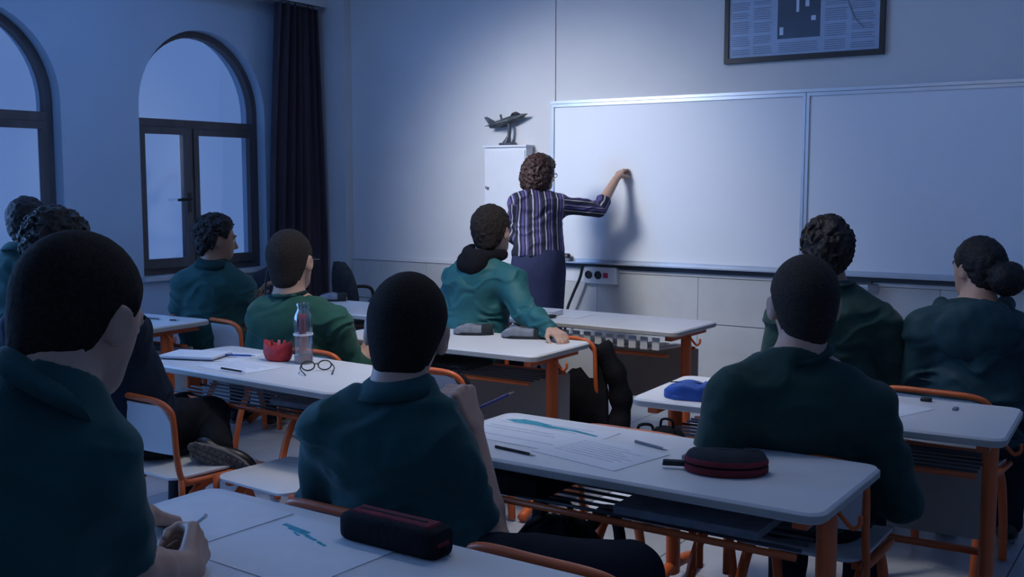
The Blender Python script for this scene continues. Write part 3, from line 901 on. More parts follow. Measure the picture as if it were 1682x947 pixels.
def bottle():
    p = PZ(499, 596, 0.75)
    r = empty('water_bottle', (p.x, p.y, 0.7502))
    MB().lathe([(0.034, 0), (0.040, 0.005), (0.040, 0.185), (0.036, 0.205), (0.026, 0.222), (0.024, 0.236), (0.022, 0.236), (0.024, 0.220), (0.034, 0.202), (0.0375, 0.183), (0.0375, 0.010), (0.030, 0.006)], n=24).build('shell', M['clear'], r, smooth=True, angle=50)
    MB().lathe([(0.027, 0.228), (0.028, 0.232), (0.028, 0.250), (0.024, 0.255)], n=24).build('cap', M['clear'], r, smooth=True, angle=40)
    mb = MB(); ring = []
    for z in (0.045, 0.21):
        ring.append([(q * math.cos(a), q * math.sin(a), z) for q, a in [(0.0365, math.radians(-75 + 10 * k)) for k in range(6)]] + [(q * math.cos(a), q * math.sin(a), z) for q, a in [(0.0345, math.radians(-25 - 10 * k)) for k in range(6)]])
    mb.loft(ring); mb.build('label_strip', M['pink'], r, smooth=True, angle=40)
    MB().lathe([(0.0360, 0.008), (0.0360, 0.030)], n=20).build('remaining_drink', M['maroon'], r, smooth=True, angle=40)
    MB().lathe([(0.0405, 0.118), (0.0412, 0.120), (0.0412, 0.124), (0.0405, 0.126)], n=24).build('ring_band', M['white'], r, smooth=True, angle=40)
    tag(r, 'clear plastic bottle with pink strip on the left desk', 'bottle')


bottle()


def spectacles():
    p = PZ(520, 609, 0.75)
    r = empty('spectacles', (p.x, p.y, 0.7505), math.radians(48))
    for s in (-1, 1):
        c = [(s * 0.033 + 0.026 * math.cos(2 * math.pi * k / 18), 0.004 + 0.0, 0.022 + 0.019 * math.sin(2 * math.pi * k / 18)) for k in range(18)]
        MB().tube(c, 0.0028, 6, closed=True).build('rim', M['blackpl'], r, smooth=True)
        MB().tube(spline([(s * 0.06, 0.003, 0.026), (s * 0.066, -0.05, 0.018), (s * 0.050, -0.11, 0.004)], 4), 0.0026, 6).build('temple', M['blackpl'], r, smooth=True)
    MB().tube([(-0.009, 0.004, 0.026), (0, 0.006, 0.029), (0.009, 0.004, 0.026)], 0.0024, 6).build('bridge', M['blackpl'], r)
    tag(r, 'black spectacles lying in front of the clear bottle', 'spectacles')


spectacles()


def soft_case(c, rz, L, m, m2, label, h=0.05, w=0.04):
    r = empty('pencil_case', (c[0], c[1], 0.7502), rz)
    secs = []
    for k in range(13):
        u = -1 + k / 6; s = math.sqrt(max(0.05, 1 - abs(u) ** 3.2)); lump = 1 + 0.08 * math.sin(5 * u + L * 90)
        secs.append([(u * L, y * s, z * (0.35 + 0.65 * s) * lump) for y, z in rrect(-w, w, 0, h, 0.018, 4)])
    MB().loft(secs).build('body', m, r, smooth=True, angle=70)
    MB().tube([(-L * 0.8, -0.002, h * 0.97), (0, 0, h * 1.02), (L * 0.8, -0.002, h * 0.95)], 0.0022, 6).build('zip', M['blackpl'], r)
    MB().loft([[(x, y * s, z) for y, z in rrect(-w * 1.03, w * 1.03, 0.0, h * 0.30, 0.004, 2)] for x, s in ((-L * 0.9, 0.5), (-L * 0.5, 0.98), (L * 0.5, 0.98), (L * 0.9, 0.5))]).build('base_panel', m2, r, angle=50)
    MB().loft([[(x, y * s, z) for y, z in rrect(-w * 1.02, w * 1.02, 0, h * 1.03, 0.018, 3)] for x, s in ((L * 0.42, 1.0), (L * 0.75, 0.88), (L * 0.98, 0.45))]).build('end_patch', m2, r, angle=50)
    tag(r, label, 'pencil case')


_a = PZ(778, 549, 0.75); soft_case((_a.x, _a.y), math.radians(30), 0.10, M['greycl'], M['charcoal'], 'left of the two grey pencil cases by the teal jacket')
_a = PZ(862, 555, 0.75); soft_case((_a.x, _a.y), math.radians(24), 0.115, M['greycl'], M['charcoal'], 'right of the two grey pencil cases, dark end patch', 0.052)
_a = PZ(1132, 655, 0.75); soft_case((-1.50, 3.40), math.radians(10), 0.095, M['blue'], M['blue'], 'blue pencil case beside the student in bottle green', 0.055, 0.055)
flat_paper((-0.93, 3.62), 0.30, 0.22, math.radians(-20), 'sheet on the right end of the blue case desk', False)
tag(MB().slab(rrect(-0.822, -0.785, 3.785, 3.805, 0.005, 3), [(0.002, 0.7502), (0, 0.752), (0, 0.761), (0.003, 0.764)]).build('sharpener', M['blackpl'], None, angle=40), 'small black sharpener on the right desk by the chair rail', 'sharpener')
tag(MB().slab(rrect(-0.70, -0.685, 3.69, 3.73, 0.004, 2), [(0.001, 0.7502), (0, 0.752), (0, 0.756), (0.001, 0.757)]).build('eraser', M['greycl'], None), 'worn grey eraser near the right end of the right desk', 'eraser')
flat_paper((-3.08, 5.17), 0.30, 0.22, math.radians(6), 'white sheet on the front desk near the teacher', False)
_b = empty('book', (-3.17, 5.10, 0.7560), math.radians(8))
MB().slab(rrect(-0.10, 0.10, -0.07, 0.07, 0.004, 2), [(0, 0), (0.0, 0.022)]).build('pages', M['paper'], _b)
MB().slab(rrect(-0.104, 0.104, -0.073, 0.073, 0.004, 2), [(0, 0.022), (0, 0.026)]).build('cover', M['white'], _b)
tag(_b, 'pale book on the front desk by the teal sleeve', 'book')
tag(MB().lathe([(0.02, 0), (0.03, 0.004), (0.026, 0.012), (0.004, 0.015)], (-3.06, 5.02, 0.7545), 16).build('magnet', M['charcoal'], None, smooth=True), 'dark round magnet on the front desk sheet', 'magnet')
pen((-4.86, 3.76), math.radians(8), 0.14, M['blackpl'], 'black marker on the far left desk')
pen((-4.70, 3.78), math.radians(20), 0.06, M['blackpl'], 'short black pen cap on the far left desk')
soft_case((-4.83, 4.72), math.radians(-6), 0.13, M['black'], M['charcoal'], 'black case on the desk left of the boy in profile', 0.05, 0.05)
soft_case((-4.66, 4.98), math.radians(30), 0.09, M['greycl'], M['charcoal'], 'grey case on the desk behind the head with earphones', 0.05, 0.04)


# bags and jackets
def backpack(loc, rz, m, label, s=1.0, strap=True):
    r = empty('backpack', loc, rz)
    rings = []
    for z, a, b in ((0.0, 0.12, 0.07), (0.015, 0.145, 0.09), (0.12, 0.155, 0.105), (0.26, 0.15, 0.10), (0.36, 0.125, 0.085), (0.42, 0.08, 0.06), (0.44, 0.03, 0.025)):
        rings.append([(s * a * math.copysign(abs(math.cos(t)) ** 0.6, math.cos(t)), s * b * math.copysign(abs(math.sin(t)) ** 0.6, math.sin(t)) + s * 0.008 * math.sin(9 * t + z * 20), s * z) for t in [2 * math.pi * k / 28 for k in range(28)]])
    MB().loft(rings).build('bag_body', m, r, smooth=True)
    rings = []
    for z, a, b in ((0.04, 0.11, 0.03), (0.05, 0.12, 0.045), (0.19, 0.12, 0.045), (0.21, 0.10, 0.03)):
        rings.append([(s * a * math.copysign(abs(math.cos(t)) ** 0.5, math.cos(t)), -s * 0.09 + s * b * math.sin(t), s * z) for t in [2 * math.pi * k / 20 for k in range(20)]])
    MB().loft(rings).build('front_pocket', m, r, smooth=True)
    if strap:
        for sx in (-1, 1):
            MB().tube(spline([(s * sx * 0.07, s * 0.06, s * 0.40), (s * sx * 0.10, s * 0.16, s * 0.43), (s * sx * 0.12, s * 0.19, s * 0.28), (s * sx * 0.10, s * 0.11, s * 0.08)], 5), s * 0.022, 8, flat=0.35).build('shoulder_strap', m, r, smooth=True)
    MB().tube(spline([(-0.04 * s, 0, 0.43 * s), (-0.03 * s, 0, 0.48 * s), (0.03 * s, 0, 0.48 * s), (0.04 * s, 0, 0.43 * s)], 4), 0.008 * s, 6).build('grab_handle', m, r, smooth=True)
    tag(r, label, 'bag')
    return r


backpack((-1.60, 2.66, 0.0), math.radians(12), M['black'], 'black backpack on the floor behind the bent elbow', 1.15)
backpack((-1.47, 3.14, 0.462), math.radians(5), M['black'], 'black bag lying on the chair under the long desk', 0.55, False)
backpack((-2.72, 3.66, 0.462), math.radians(20), M['black'], 'black bag on the chair behind the raised hand', 0.5, False)
backpack((-4.62, 2.78, 0.30), math.radians(10), M['maroon'], 'maroon backpack hanging behind the far left student', 1.05)
backpack((-2.06, 4.18, 0.0), math.radians(35), M['black'], 'black bag with arched strap on the floor in the aisle', 0.9)
sb_ = MB().slab(rrect(-0.25, 0.05, -0.12, 0.12, 0.03, 4), [(0.01, 0.0), (0, 0.01), (0, 0.05), (0.02, 0.062)])
_o = sb_.build('satchel', M['black'], None, angle=50); _o.location = (-1.56, 2.56, 0.6245); tag(_o, 'flat black satchel in the shelf under the long desk', 'bag')
_o = MB().slab(rrect(-0.20, 0.20, -0.12, 0.12, 0.004, 2), [(0, 0), (0, 0.022)]).build('shelf_book', M['greycl'], None); _o.location = (-1.10, 2.57, 0.6245); tag(_o, 'grey book lying in the shelf under the long desk', 'book')
_o = MB().slab(rrect(-0.20, 0.20, -0.11, 0.11, 0.004, 2), [(0, 0), (0, 0.02)]).build('shelf_book', M['greycl'], None); _o.location = (-2.90, 3.05, 0.6245); tag(_o, 'grey book in the shelf under the bottle desk', 'book')
_o = MB().slab(rrect(-0.16, 0.16, -0.11, 0.11, 0.004, 2), [(0, 0), (0, 0.02)]).build('shelf_book', M['charcoal'], None); _o.location = (-3.05, 4.09, 0.6245); tag(_o, 'dark book in the shelf under the grey case desk', 'book')
_o = MB().slab(rrect(-0.16, 0.16, -0.11, 0.11, 0.004, 2), [(0, 0), (0, 0.008)]).build('shelf_paper', M['paper'], None); _o.location = (-2.62, 5.10, 0.6245); tag(_o, 'papers in the toothed shelf of the front desk', 'paper')


def hung_jacket():
    r = empty('jacket', (-2.72, 4.50, 0.0))
    rings = []
    for j in range(12):
        v = j / 11; z = 0.70 - 0.56 * v
        ring = []
        for k in range(32):
            t = 2 * math.pi * k / 32
            a = 0.215 + 0.04 * v + 0.012 * math.sin(7 * t + 5 * v); b = 0.045 + 0.035 * math.sin(math.pi * v) + 0.008 * math.sin(11 * t + 3 * v)
            ring.append((a * math.cos(t) + 0.03 * v, 0.085 + b * math.sin(t), z + 0.02 * math.sin(3 * t) * v))
        rings.append(ring)
    MB().loft(rings).build('jacket_body', M['black'], r, smooth=True)
    pts = spline([(0.20, 0.09, 0.70), (0.275, 0.12, 0.55), (0.30, 0.14, 0.38), (0.27, 0.10, 0.22)], 5)
    MB().tube(pts, [0.055 + 0.008 * math.sin(i * 1.7) for i in range(len(pts))], 12).build('sleeve', M['black'], r, smooth=True)
    tag(r, 'black jacket draped over the chair before the front desk', 'jacket')


hung_jacket()

# ------------------------------------------------------------------ people: smooth signed distance bodies, meshed with surface nets
_rs = np.random.RandomState(7)
_LAT = _rs.rand(32, 32, 32).astype(np.float32) * 2 - 1


def vnoise(p):
    i = np.floor(p).astype(np.int64); f = (p - i).astype(np.float32); f = f * f * (3 - 2 * f)
    i &= 31; j = (i + 1) & 31
    x0, y0, z0 = i.T; x1, y1, z1 = j.T; fx, fy, fz = f.T
    c = _LAT
    a = c[x0, y0, z0] * (1 - fx) + c[x1, y0, z0] * fx; b = c[x0, y1, z0] * (1 - fx) + c[x1, y1, z0] * fx
    d = c[x0, y0, z1] * (1 - fx) + c[x1, y0, z1] * fx; e = c[x0, y1, z1] * (1 - fx) + c[x1, y1, z1] * fx
    return (a * (1 - fy) + b * fy) * (1 - fz) + (d * (1 - fy) + e * fy) * fz


A3 = lambda v: np.array(v, dtype=np.float32)


class Field:
    def __init__(s, prims, h, cuts=(), disp=None):
        """prims: list of (kind, data, k). kinds: 'c' capsule (a,b,ra,rb), 'e' ellipsoid (c,R,r), '-e','-c' carve"""
        lo = np.full(3, 1e9); hi = -lo
        for kind, dt, k in prims:
            if kind[0] == '-': continue
            l, u = Field.bounds(kind, dt); lo = np.minimum(lo, l); hi = np.maximum(hi, u)
        s.h = h; s.lo = (lo - 4 * h - 0.012).astype(np.float32)
        s.n = np.ceil((hi + 4 * h + 0.012 - s.lo) / h).astype(int) + 1
        s.ax = [s.lo[i] + h * np.arange(s.n[i], dtype=np.float32) for i in range(3)]
        s.D = np.full(s.n, 0.2, np.float32)
        for kind, dt, k in prims: s.apply(kind, dt, k)
        if cuts:
            G = None
            for fn in cuts: fn(s)
        if disp is not None:
            idx = np.nonzero(np.abs(s.D) < 0.03)
            pts = np.stack([s.ax[i][idx[i]] for i in range(3)], 1)
            s.D[idx] += disp(pts).astype(np.float32)

    @staticmethod
    def bounds(kind, dt):
        if kind[-1] == 'c':
            a, b, ra, rb = dt; a = np.array(a); b = np.array(b)
            return np.minimum(a - ra, b - rb), np.maximum(a + ra, b + rb)
        c, R, r = dt; ext = np.sqrt(((np.array(R) * np.array(r)[:, None]) ** 2).sum(0))
        return np.array(c) - ext, np.array(c) + ext

    def apply(s, kind, dt, k):
        l, u = Field.bounds(kind, dt); m = max(k, 0.03) + 3 * s.h
        i0 = np.maximum(0, np.floor((l - m - s.lo) / s.h)).astype(int); i1 = np.minimum(s.n, np.ceil((u + m - s.lo) / s.h).astype(int) + 1)
        if (i1 <= i0).any(): return
        sl = tuple(slice(a, b) for a, b in zip(i0, i1))
        X = s.ax[0][sl[0]][:, None, None]; Y = s.ax[1][sl[1]][None, :, None]; Z = s.ax[2][sl[2]][None, None, :]
        if kind[-1] == 'c':
            a, b, ra, rb = dt; a = A3(a); d = A3(b) - a; L2 = float(d @ d) + 1e-9
            px, py, pz = X - a[0], Y - a[1], Z - a[2]
            t = np.clip((px * d[0] + py * d[1] + pz * d[2]) / L2, 0, 1)
            q = np.sqrt((px - t * d[0]) ** 2 + (py - t * d[1]) ** 2 + (pz - t * d[2]) ** 2) - (ra + (rb - ra) * t)
        else:
            c, R, r = dt; c = A3(c); R = np.array(R, np.float32)
            px, py, pz = X - c[0], Y - c[1], Z - c[2]
            k0 = 0; k1 = 0
            for i in range(3):
                w = (px * R[i, 0] + py * R[i, 1] + pz * R[i, 2]) / r[i]
                k0 = k0 + w * w; k1 = k1 + (w / r[i]) ** 2
            k0 = np.sqrt(k0); k1 = np.sqrt(k1) + 1e-6
            q = k0 * (k0 - 1) / k1
        D = s.D[sl]
        if kind[0] == '-':
            q = -q
            hh = np.clip(0.5 - 0.5 * (D - q) / max(k, 1e-5), 0, 1) if k > 0 else None
            s.D[sl] = np.maximum(D, q) if k <= 0 else (D + (q - D) * hh + k * hh * (1 - hh))
        else:
            if k <= 0: s.D[sl] = np.minimum(D, q)
            else:
                hh = np.clip(0.5 + 0.5 * (D - q) / k, 0, 1)
                s.D[sl] = D + (q - D) * hh - k * hh * (1 - hh)

    def plane(s, p, n):
        """keep the side the normal points away from"""
        n = np.array(n, float); n /= np.linalg.norm(n)
        q = ((s.ax[0] - p[0]) * n[0])[:, None, None] + ((s.ax[1] - p[1]) * n[1])[None, :, None] + ((s.ax[2] - p[2]) * n[2])[None, None, :]
        np.maximum(s.D, q.astype(np.float32), out=s.D)

    def mesh(s):
        D = s.D; S = D < 0
        D[0] = D[-1] = 0.2; D[:, 0] = D[:, -1] = 0.2; D[:, :, 0] = D[:, :, -1] = 0.2
        S = D < 0
        cnt = np.zeros(np.array(S.shape) - 1, np.uint8)
        for dx in (0, 1):
            for dy in (0, 1):
                for dz in (0, 1):
                    cnt += S[dx:S.shape[0] - 1 + dx, dy:S.shape[1] - 1 + dy, dz:S.shape[2] - 1 + dz]
        act = (cnt > 0) & (cnt < 8)
        I = np.stack(np.nonzero(act), 1)
        vid = np.full(act.shape, -1, np.int32); vid[act] = np.arange(len(I))
        cor = {}
        for dx in (0, 1):
            for dy in (0, 1):
                for dz in (0, 1): cor[dx, dy, dz] = D[I[:, 0] + dx, I[:, 1] + dy, I[:, 2] + dz]
        acc = np.zeros((len(I), 3), np.float32); w = np.zeros(len(I), np.float32)
        ks = list(cor)
        for a in ks:
            for ax in range(3):
                if a[ax]: continue
                b = list(a); b[ax] = 1; b = tuple(b)
                da, db = cor[a], cor[b]; m = (da < 0) != (db < 0)
                t = np.where(m, da / np.where(m, da - db, 1), 0)
                for c in range(3): acc[:, c] += np.where(m, a[c] + (t if c == ax else 0), 0)
                w += m
        V_ = (I + acc / w[:, None]) * s.h + s.lo
        F = []
        for ax in range(3):
            sl0 = [slice(None)] * 3; sl1 = [slice(None)] * 3
            sl0[ax] = slice(0, -1); sl1[ax] = slice(1, None)
            a, b = S[tuple(sl0)], S[tuple(sl1)]
            E_ = np.stack(np.nonzero(a != b), 1)
            u, v = (ax + 1) % 3, (ax + 2) % 3
            ok = (E_[:, u] > 0) & (E_[:, v] > 0) & (E_[:, u] < S.shape[u] - 1) & (E_[:, v] < S.shape[v] - 1)
            E_ = E_[ok]
            ins = a[E_[:, 0], E_[:, 1], E_[:, 2]]

            def cell(du, dv):
                C = E_.copy(); C[:, u] += du; C[:, v] += dv
                return vid[C[:, 0], C[:, 1], C[:, 2]]
            q = np.stack([cell(-1, -1), cell(0, -1), cell(0, 0), cell(-1, 0)], 1)
            q[~ins] = q[~ins][:, ::-1]
            F.append(q)
        F = np.concatenate(F)
        # one light smoothing pass
        Vn = np.zeros_like(V_); c = np.zeros(len(V_), np.float32)
        for k in range(4):
            np.add.at(Vn, F[:, k], V_[F[:, (k + 1) % 4]]); np.add.at(c, F[:, k], 1)
        V_ = V_ * 0.5 + (Vn / np.maximum(c, 1)[:, None]) * 0.5
        return V_, F


def mesh_obj(name, V_, F, m, parent, mats=None, midx=None, attr=None):
    me = bpy.data.meshes.new(name)
    n, f = len(V_), len(F)
    me.vertices.add(n); me.vertices.foreach_set('co', V_.astype(np.float32).ravel())
    me.loops.add(4 * f); me.loops.foreach_set('vertex_index', F.astype(np.int32).ravel())
    me.polygons.add(f); me.polygons.foreach_set('loop_start', np.arange(f, dtype=np.int32) * 4)
    me.update(calc_edges=True)
    me.polygons.foreach_set('use_smooth', np.ones(f, bool))
    for q in (mats or [m]): me.materials.append(q)
    if midx is not None: me.polygons.foreach_set('material_index', midx.astype(np.int32))
    if attr is not None:
        for an, av in attr.items():
            a = me.attributes.new(an, 'FLOAT', 'POINT'); a.data.foreach_set('value', av.astype(np.float32))
    me.validate()
    return link(name, me, parent)


def nrm(v):
    v = np.array(v, float); return v / (np.linalg.norm(v) + 1e-12)


def n3(v): return np.array(v, float)


def rotmat(yaw, pitch, roll):
    return np.array((Matrix.Rotation(math.radians(yaw), 3, 'Z') @ Matrix.Rotation(math.radians(pitch), 3, 'X') @ Matrix.Rotation(math.radians(roll), 3, 'Y')))


def lerp(a, b, t): return n3(a) + (n3(b) - n3(a)) * t


def hand_prims(w, d, n, curl, side, sc=1.0, spread=0.0, thumb=(0.5, 0.2)):
    """w wrist, d finger direction, n palm normal (points out of the palm), side +1 = thumb on d x n side"""
    d = nrm(d); n = nrm(n3(n) - d * np.dot(n, d)); s = np.cross(d, n) * side
    out = []
    offs = (0.030, 0.010, -0.010, -0.028); mets = (0.088, 0.092, 0.086, 0.078)
    L = ((0.042, 0.026, 0.021), (0.046, 0.030, 0.022), (0.042, 0.028, 0.021), (0.033, 0.021, 0.018))
    for f in range(4):
        a = w + d * 0.010 + s * offs[f] * 0.55; k = w + (d * mets[f] + s * offs[f]) * sc
        out.append(('c', (a, k, 0.0150 * sc, 0.0115 * sc), 0.012))
    for f in range(4):
        p = w + (d * mets[f] + s * offs[f]) * sc; ang = 0.0
        cu = curl[f] if isinstance(curl[0], (list, tuple)) else curl
        dirn = nrm(d + s * spread * offs[f] / 0.03)
        for j in range(3):
            ang += math.radians(cu[j])
            q = p + (dirn * math.cos(ang) + n * math.sin(ang)) * L[f][j] * sc
            r0 = (0.0098, 0.0088, 0.0078)[j] * sc; r1 = (0.0088, 0.0078, 0.0066)[j] * sc
            out.append(('c', (p, q, r0, r1), 0.005 if j else 0.008)); p = q
    b = w + (d * 0.022 + s * 0.020) * sc
    t1 = b + nrm(d * (1 - thumb[0]) + s * thumb[0] + n * thumb[1]) * 0.046 * sc
    t2 = t1 + nrm(d * 0.85 + s * (thumb[0] - 0.35) + n * (thumb[1] + 0.25)) * 0.032 * sc
    t3 = t2 + nrm(d * 0.9 + s * (thumb[0] - 0.55) + n * (thumb[1] + 0.35)) * 0.025 * sc
    out += [('c', (b, t1, 0.017 * sc, 0.0115 * sc), 0.010), ('c', (t1, t2, 0.0110 * sc, 0.0096 * sc), 0.005), ('c', (t2, t3, 0.0096 * sc, 0.0072 * sc), 0.004)]
    return out


def person(label, J, heading, head, shirt, hair, skin='skin', sleeve='short', collar='polo', h=0.007, hs=1.0, bulk=1.0,
           standing=False, hands=None, trousers='trouser', hood=None, seed=0, hair_kind='buzz', group='students seated at the desks',
           extra=None, sleeve_t=0.72, wr=1.0, noglass=True, hem=None, collar_mat=None, shirt_name='shirt', shoe_flip=None, waist=0.085):
    """J: world joints; head=(yaw,pitch,roll)"""
    J = {k: n3(v) for k, v in J.items()}
    base = J['pel'].copy(); base[2] = 0
    root = empty('person', tuple(base)); tag(root, label, 'person', group)
    for k in J: J[k] = J[k] - base
    pel, nb = J['pel'], J['nb']
    R_ = nrm(J['shR'] - J['shL']); U_ = nrm(nb - pel); F_ = nrm(np.cross(U_, R_)); R_ = np.cross(F_, U_)
    TR = np.array([R_, F_, U_])
    HM = rotmat(*head); HR = HM.T          # rows = head axes in world
    hc = J['head']

    def H(x, y, z): return hc + HM @ (np.array([x, y, z]) * hs)

    def hd(): return head
    # ---- body primitives
    torso = []
    tl = np.linalg.norm(nb - pel)
    hipdir = nrm(np.array([R_[0], R_[1], 0])); hf = nrm(np.array([-math.sin(math.radians(heading)), math.cos(math.radians(heading)), 0]))
    hipdir = nrm(np.array([hf[1], -hf[0], 0]))
    HB = np.array([hipdir, hf, [0, 0, 1.0]])
    torso.append(('e', (pel, HB, (0.165 * bulk, 0.122 * bulk, 0.115)), 0.0))
    torso.append(('e', (lerp(pel, nb, 0.36), TR, (0.143 * bulk, 0.104 * bulk, 0.15)), 0.06))
    torso.append(('e', (lerp(pel, nb, 0.70) + F_ * 0.01, TR, (0.160 * bulk, 0.116 * bulk, 0.17)), 0.06))
    shm = (J['shL'] + J['shR']) / 2
    for s in ('L', 'R'):
        torso.append(('c', (lerp(shm, J['sh' + s], 0.25), J['sh' + s], 0.072 * bulk, 0.056 * bulk), 0.05))
        torso.append(('c', (lerp(nb, H(0, -0.02, -0.07), 0.35), lerp(J['sh' + s], nb, 0.12) + U_ * 0.012, 0.040, 0.034), 0.05))
    arms = {}
    for s in ('L', 'R'):
        arms[s] = [('c', (J['sh' + s], J['el' + s], 0.049 * bulk, 0.040 * bulk), 0.03), ('c', (J['el' + s], lerp(J['el' + s], J['wr' + s], 0.3), 0.039 * bulk, 0.041 * bulk), 0.02), ('c', (lerp(J['el' + s], J['wr' + s], 0.3), J['wr' + s], 0.041 * bulk, 0.027), 0.015)]
    legs = []
    for s, sg in (('L', -1), ('R', 1)):
        hip = pel + hipdir * sg * 0.088 + np.array([0, 0, -0.01]) + hf * 0.01
        kn, an = J['kn' + s], J['an' + s]
        legs.append(('c', (hip, kn, 0.088 * bulk, 0.060), 0.04)); legs.append(('c', (kn, an, 0.058, 0.040), 0.02))
    headp = [('e', (H(0, -0.012, 0.025), HR, (0.076 * hs, 0.098 * hs, 0.092 * hs)), 0.02),
             ('e', (H(0, 0.030, -0.028), HR, (0.061 * hs, 0.064 * hs, 0.082 * hs)), 0.03),
             ('e', (H(0, 0.050, -0.078), HR, (0.042 * hs, 0.040 * hs, 0.032 * hs)), 0.025),
             ('c', (H(-0.034, 0.080, 0.020), H(0.034, 0.080, 0.020), 0.012 * hs, 0.012 * hs), 0.014),
             ('-e', (H(-0.031, 0.102, 0.002), HR, (0.016 * hs, 0.015 * hs, 0.0085 * hs)), 0.010),
             ('-e', (H(0.031, 0.102, 0.002), HR, (0.016 * hs, 0.015 * hs, 0.0085 * hs)), 0.010),
             ('c', (H(0, 0.090, 0.006), H(0, 0.108, -0.034), 0.008 * hs, 0.012 * hs), 0.010),
             ('c', (H(-0.012, 0.094, -0.038), H(0.012, 0.094, -0.038), 0.008 * hs, 0.008 * hs), 0.008),
             ('c', (H(-0.021, 0.084, -0.060), H(0.021, 0.084, -0.060), 0.006 * hs, 0.006 * hs), 0.006),
             ('c', (H(-0.017, 0.084, -0.071), H(0.017, 0.084, -0.071), 0.007 * hs, 0.007 * hs), 0.004),
             ('c', (H(0, -0.026, -0.045), nb + U_ * -0.02, 0.058 * hs, 0.064), 0.03)]
    for sg in (-1, 1):
        ER = rotmat(head[0], head[1], head[2]) @ rotmat(-sg * 22, 0, sg * 6)
        headp.append(('e', (H(sg * 0.081, -0.008, -0.008), ER.T, (0.009 * hs, 0.020 * hs, 0.032 * hs)), 0.010))
        headp.append(('-e', (H(sg * 0.093, -0.004, -0.004), ER.T, (0.008 * hs, 0.010 * hs, 0.017 * hs)), 0.006))
    handp = []
    for s, sg in (('L', -1), ('R', 1)):
        fa = nrm(J['wr' + s] - J['el' + s])
        hd_ = (hands or {}).get(s)
        if hd_ is None: hd_ = dict(d=fa, n=(0, 0, -1), curl=(25, 30, 20))
        side = hd_.get('side')
        dd = nrm(hd_['d']); nn = nrm(n3(hd_['n']) - dd * np.dot(hd_['n'], dd))
        if side is None:
            # right hand: thumb lies on the cross(n, d) side when the palm faces n
            th = np.cross(nn, dd) if s == 'R' else np.cross(dd, nn)
            side = 1 if np.dot(th, np.cross(dd, nn)) > 0 else -1
        handp += hand_prims(J['wr' + s], dd, nn, hd_['curl'], side, hd_.get('sc', 1.0), hd_.get('spread', 0.0), hd_.get('thumb', (0.5, 0.2)))
    feet = []
    for s in ('L', 'R'):
        an = J['an' + s]
        fd = (shoe_flip or {}).get(s, hf)
        feet.append(('c', (an + np.array([0, 0, -0.02]), an + n3(fd) * 0.12 + np.array([0, 0, -0.045]) * (abs(fd[2]) < 0.5), 0.036, 0.028), 0.02))
    body = torso + arms['L'] + arms['R'] + legs + headp + handp + feet
    fld = Field(body, h)
    Vb, Fb = fld.mesh()
    # face colouring: lips
    loc = (Vb - hc) @ HM / hs
    lipv = (np.abs(loc[:, 0]) < 0.023) & (loc[:, 1] > 0.07) & (np.abs(loc[:, 2] + 0.0655) < 0.011 - 0.2 * np.abs(loc[:, 0]))
    mi = (lipv[Fb].sum(1) >= 3).astype(int)
    mesh_obj('body', Vb, Fb, None, root, [M[skin], M['lip']], mi)
    # eyes and brows
    for sg in (-1, 1):
        ey = MB(); c = Vector(H(sg * 0.031, 0.0775, 0.003)); r = 0.0122 * hs
        rings = [[(r * math.sin(math.pi * a / 8) * math.cos(2 * math.pi * b / 12), r * math.sin(math.pi * a / 8) * math.sin(2 * math.pi * b / 12), r * math.cos(math.pi * a / 8)) for b in range(12)] for a in range(1, 8)]
        ey.loft(rings)
        o = ey.build('eye', M['eye'], root, smooth=True); o.location = c
        ir = MB().lathe([(0.0062 * hs, 0.0), (0.0055 * hs, 0.0022 * hs)], n=12)
        fm = Matrix([list(r_) for r_ in HM]).to_4x4()
        ir.xform(fm @ Matrix.Rotation(-math.pi / 2, 4, 'X') @ Matrix.Translation((0, 0, r * 0.86)))
        ir.build('iris', M['iris'], o)
        bw = spline([H(sg * 0.014, 0.0945, 0.022), H(sg * 0.030, 0.0935, 0.028), H(sg * 0.047, 0.080, 0.022)], 4)
        MB().tube(bw, [0.003 + 0.0015 * math.sin(math.pi * i / 8) for i in range(len(bw))], 6).build('eyebrow', M[hair], root, smooth=True)
    # ---- hair
    make_hair(hair_kind, H, HM, HR, hc, hs, M[hair], root, seed)
    # ---- shirt
    off = 0.013
    sp = []
    for kd, dt, k in torso:
        if kd == 'e': sp.append((kd, (dt[0], dt[1], tuple(x + off + 0.004 for x in dt[2])), k))
        else: sp.append((kd, (dt[0], dt[1], dt[2] + off, dt[3] + off), k))
    sp.append(('e', (lerp(pel, nb, 0.22) + F_ * 0.0, TR, (0.158 * bulk + off, 0.122 * bulk + off, 0.15)), 0.06))
    for s in ('L', 'R'):
        sh, el, wrj = J['sh' + s], J['el' + s], J['wr' + s]
        if sleeve == 'short':
            e = lerp(sh, el, sleeve_t)
            sp.append(('c', (sh, e, 0.060 * bulk, 0.055 * bulk), 0.03))
        elif sleeve == 'mid':
            e = lerp(el, wrj, 0.22)
            sp += [('c', (sh, el, 0.060 * bulk, 0.054 * bulk), 0.03), ('c', (el, e, 0.054 * bulk, 0.052 * bulk), 0.02)]
        else:
            e = lerp(el, wrj, 0.97)
            sp += [('c', (sh, el, 0.066 * bulk, 0.057 * bulk), 0.035), ('c', (el, lerp(el, wrj, 0.5), 0.058 * bulk, 0.055 * bulk), 0.02), ('c', (lerp(el, wrj, 0.5), e, 0.055 * bulk, 0.043), 0.015)]
    cuts = []
    fz = hem if hem is not None else (pel[2] - 0.055)
    cuts.append(lambda f: f.plane((0, 0, fz), (0, 0, -1)))
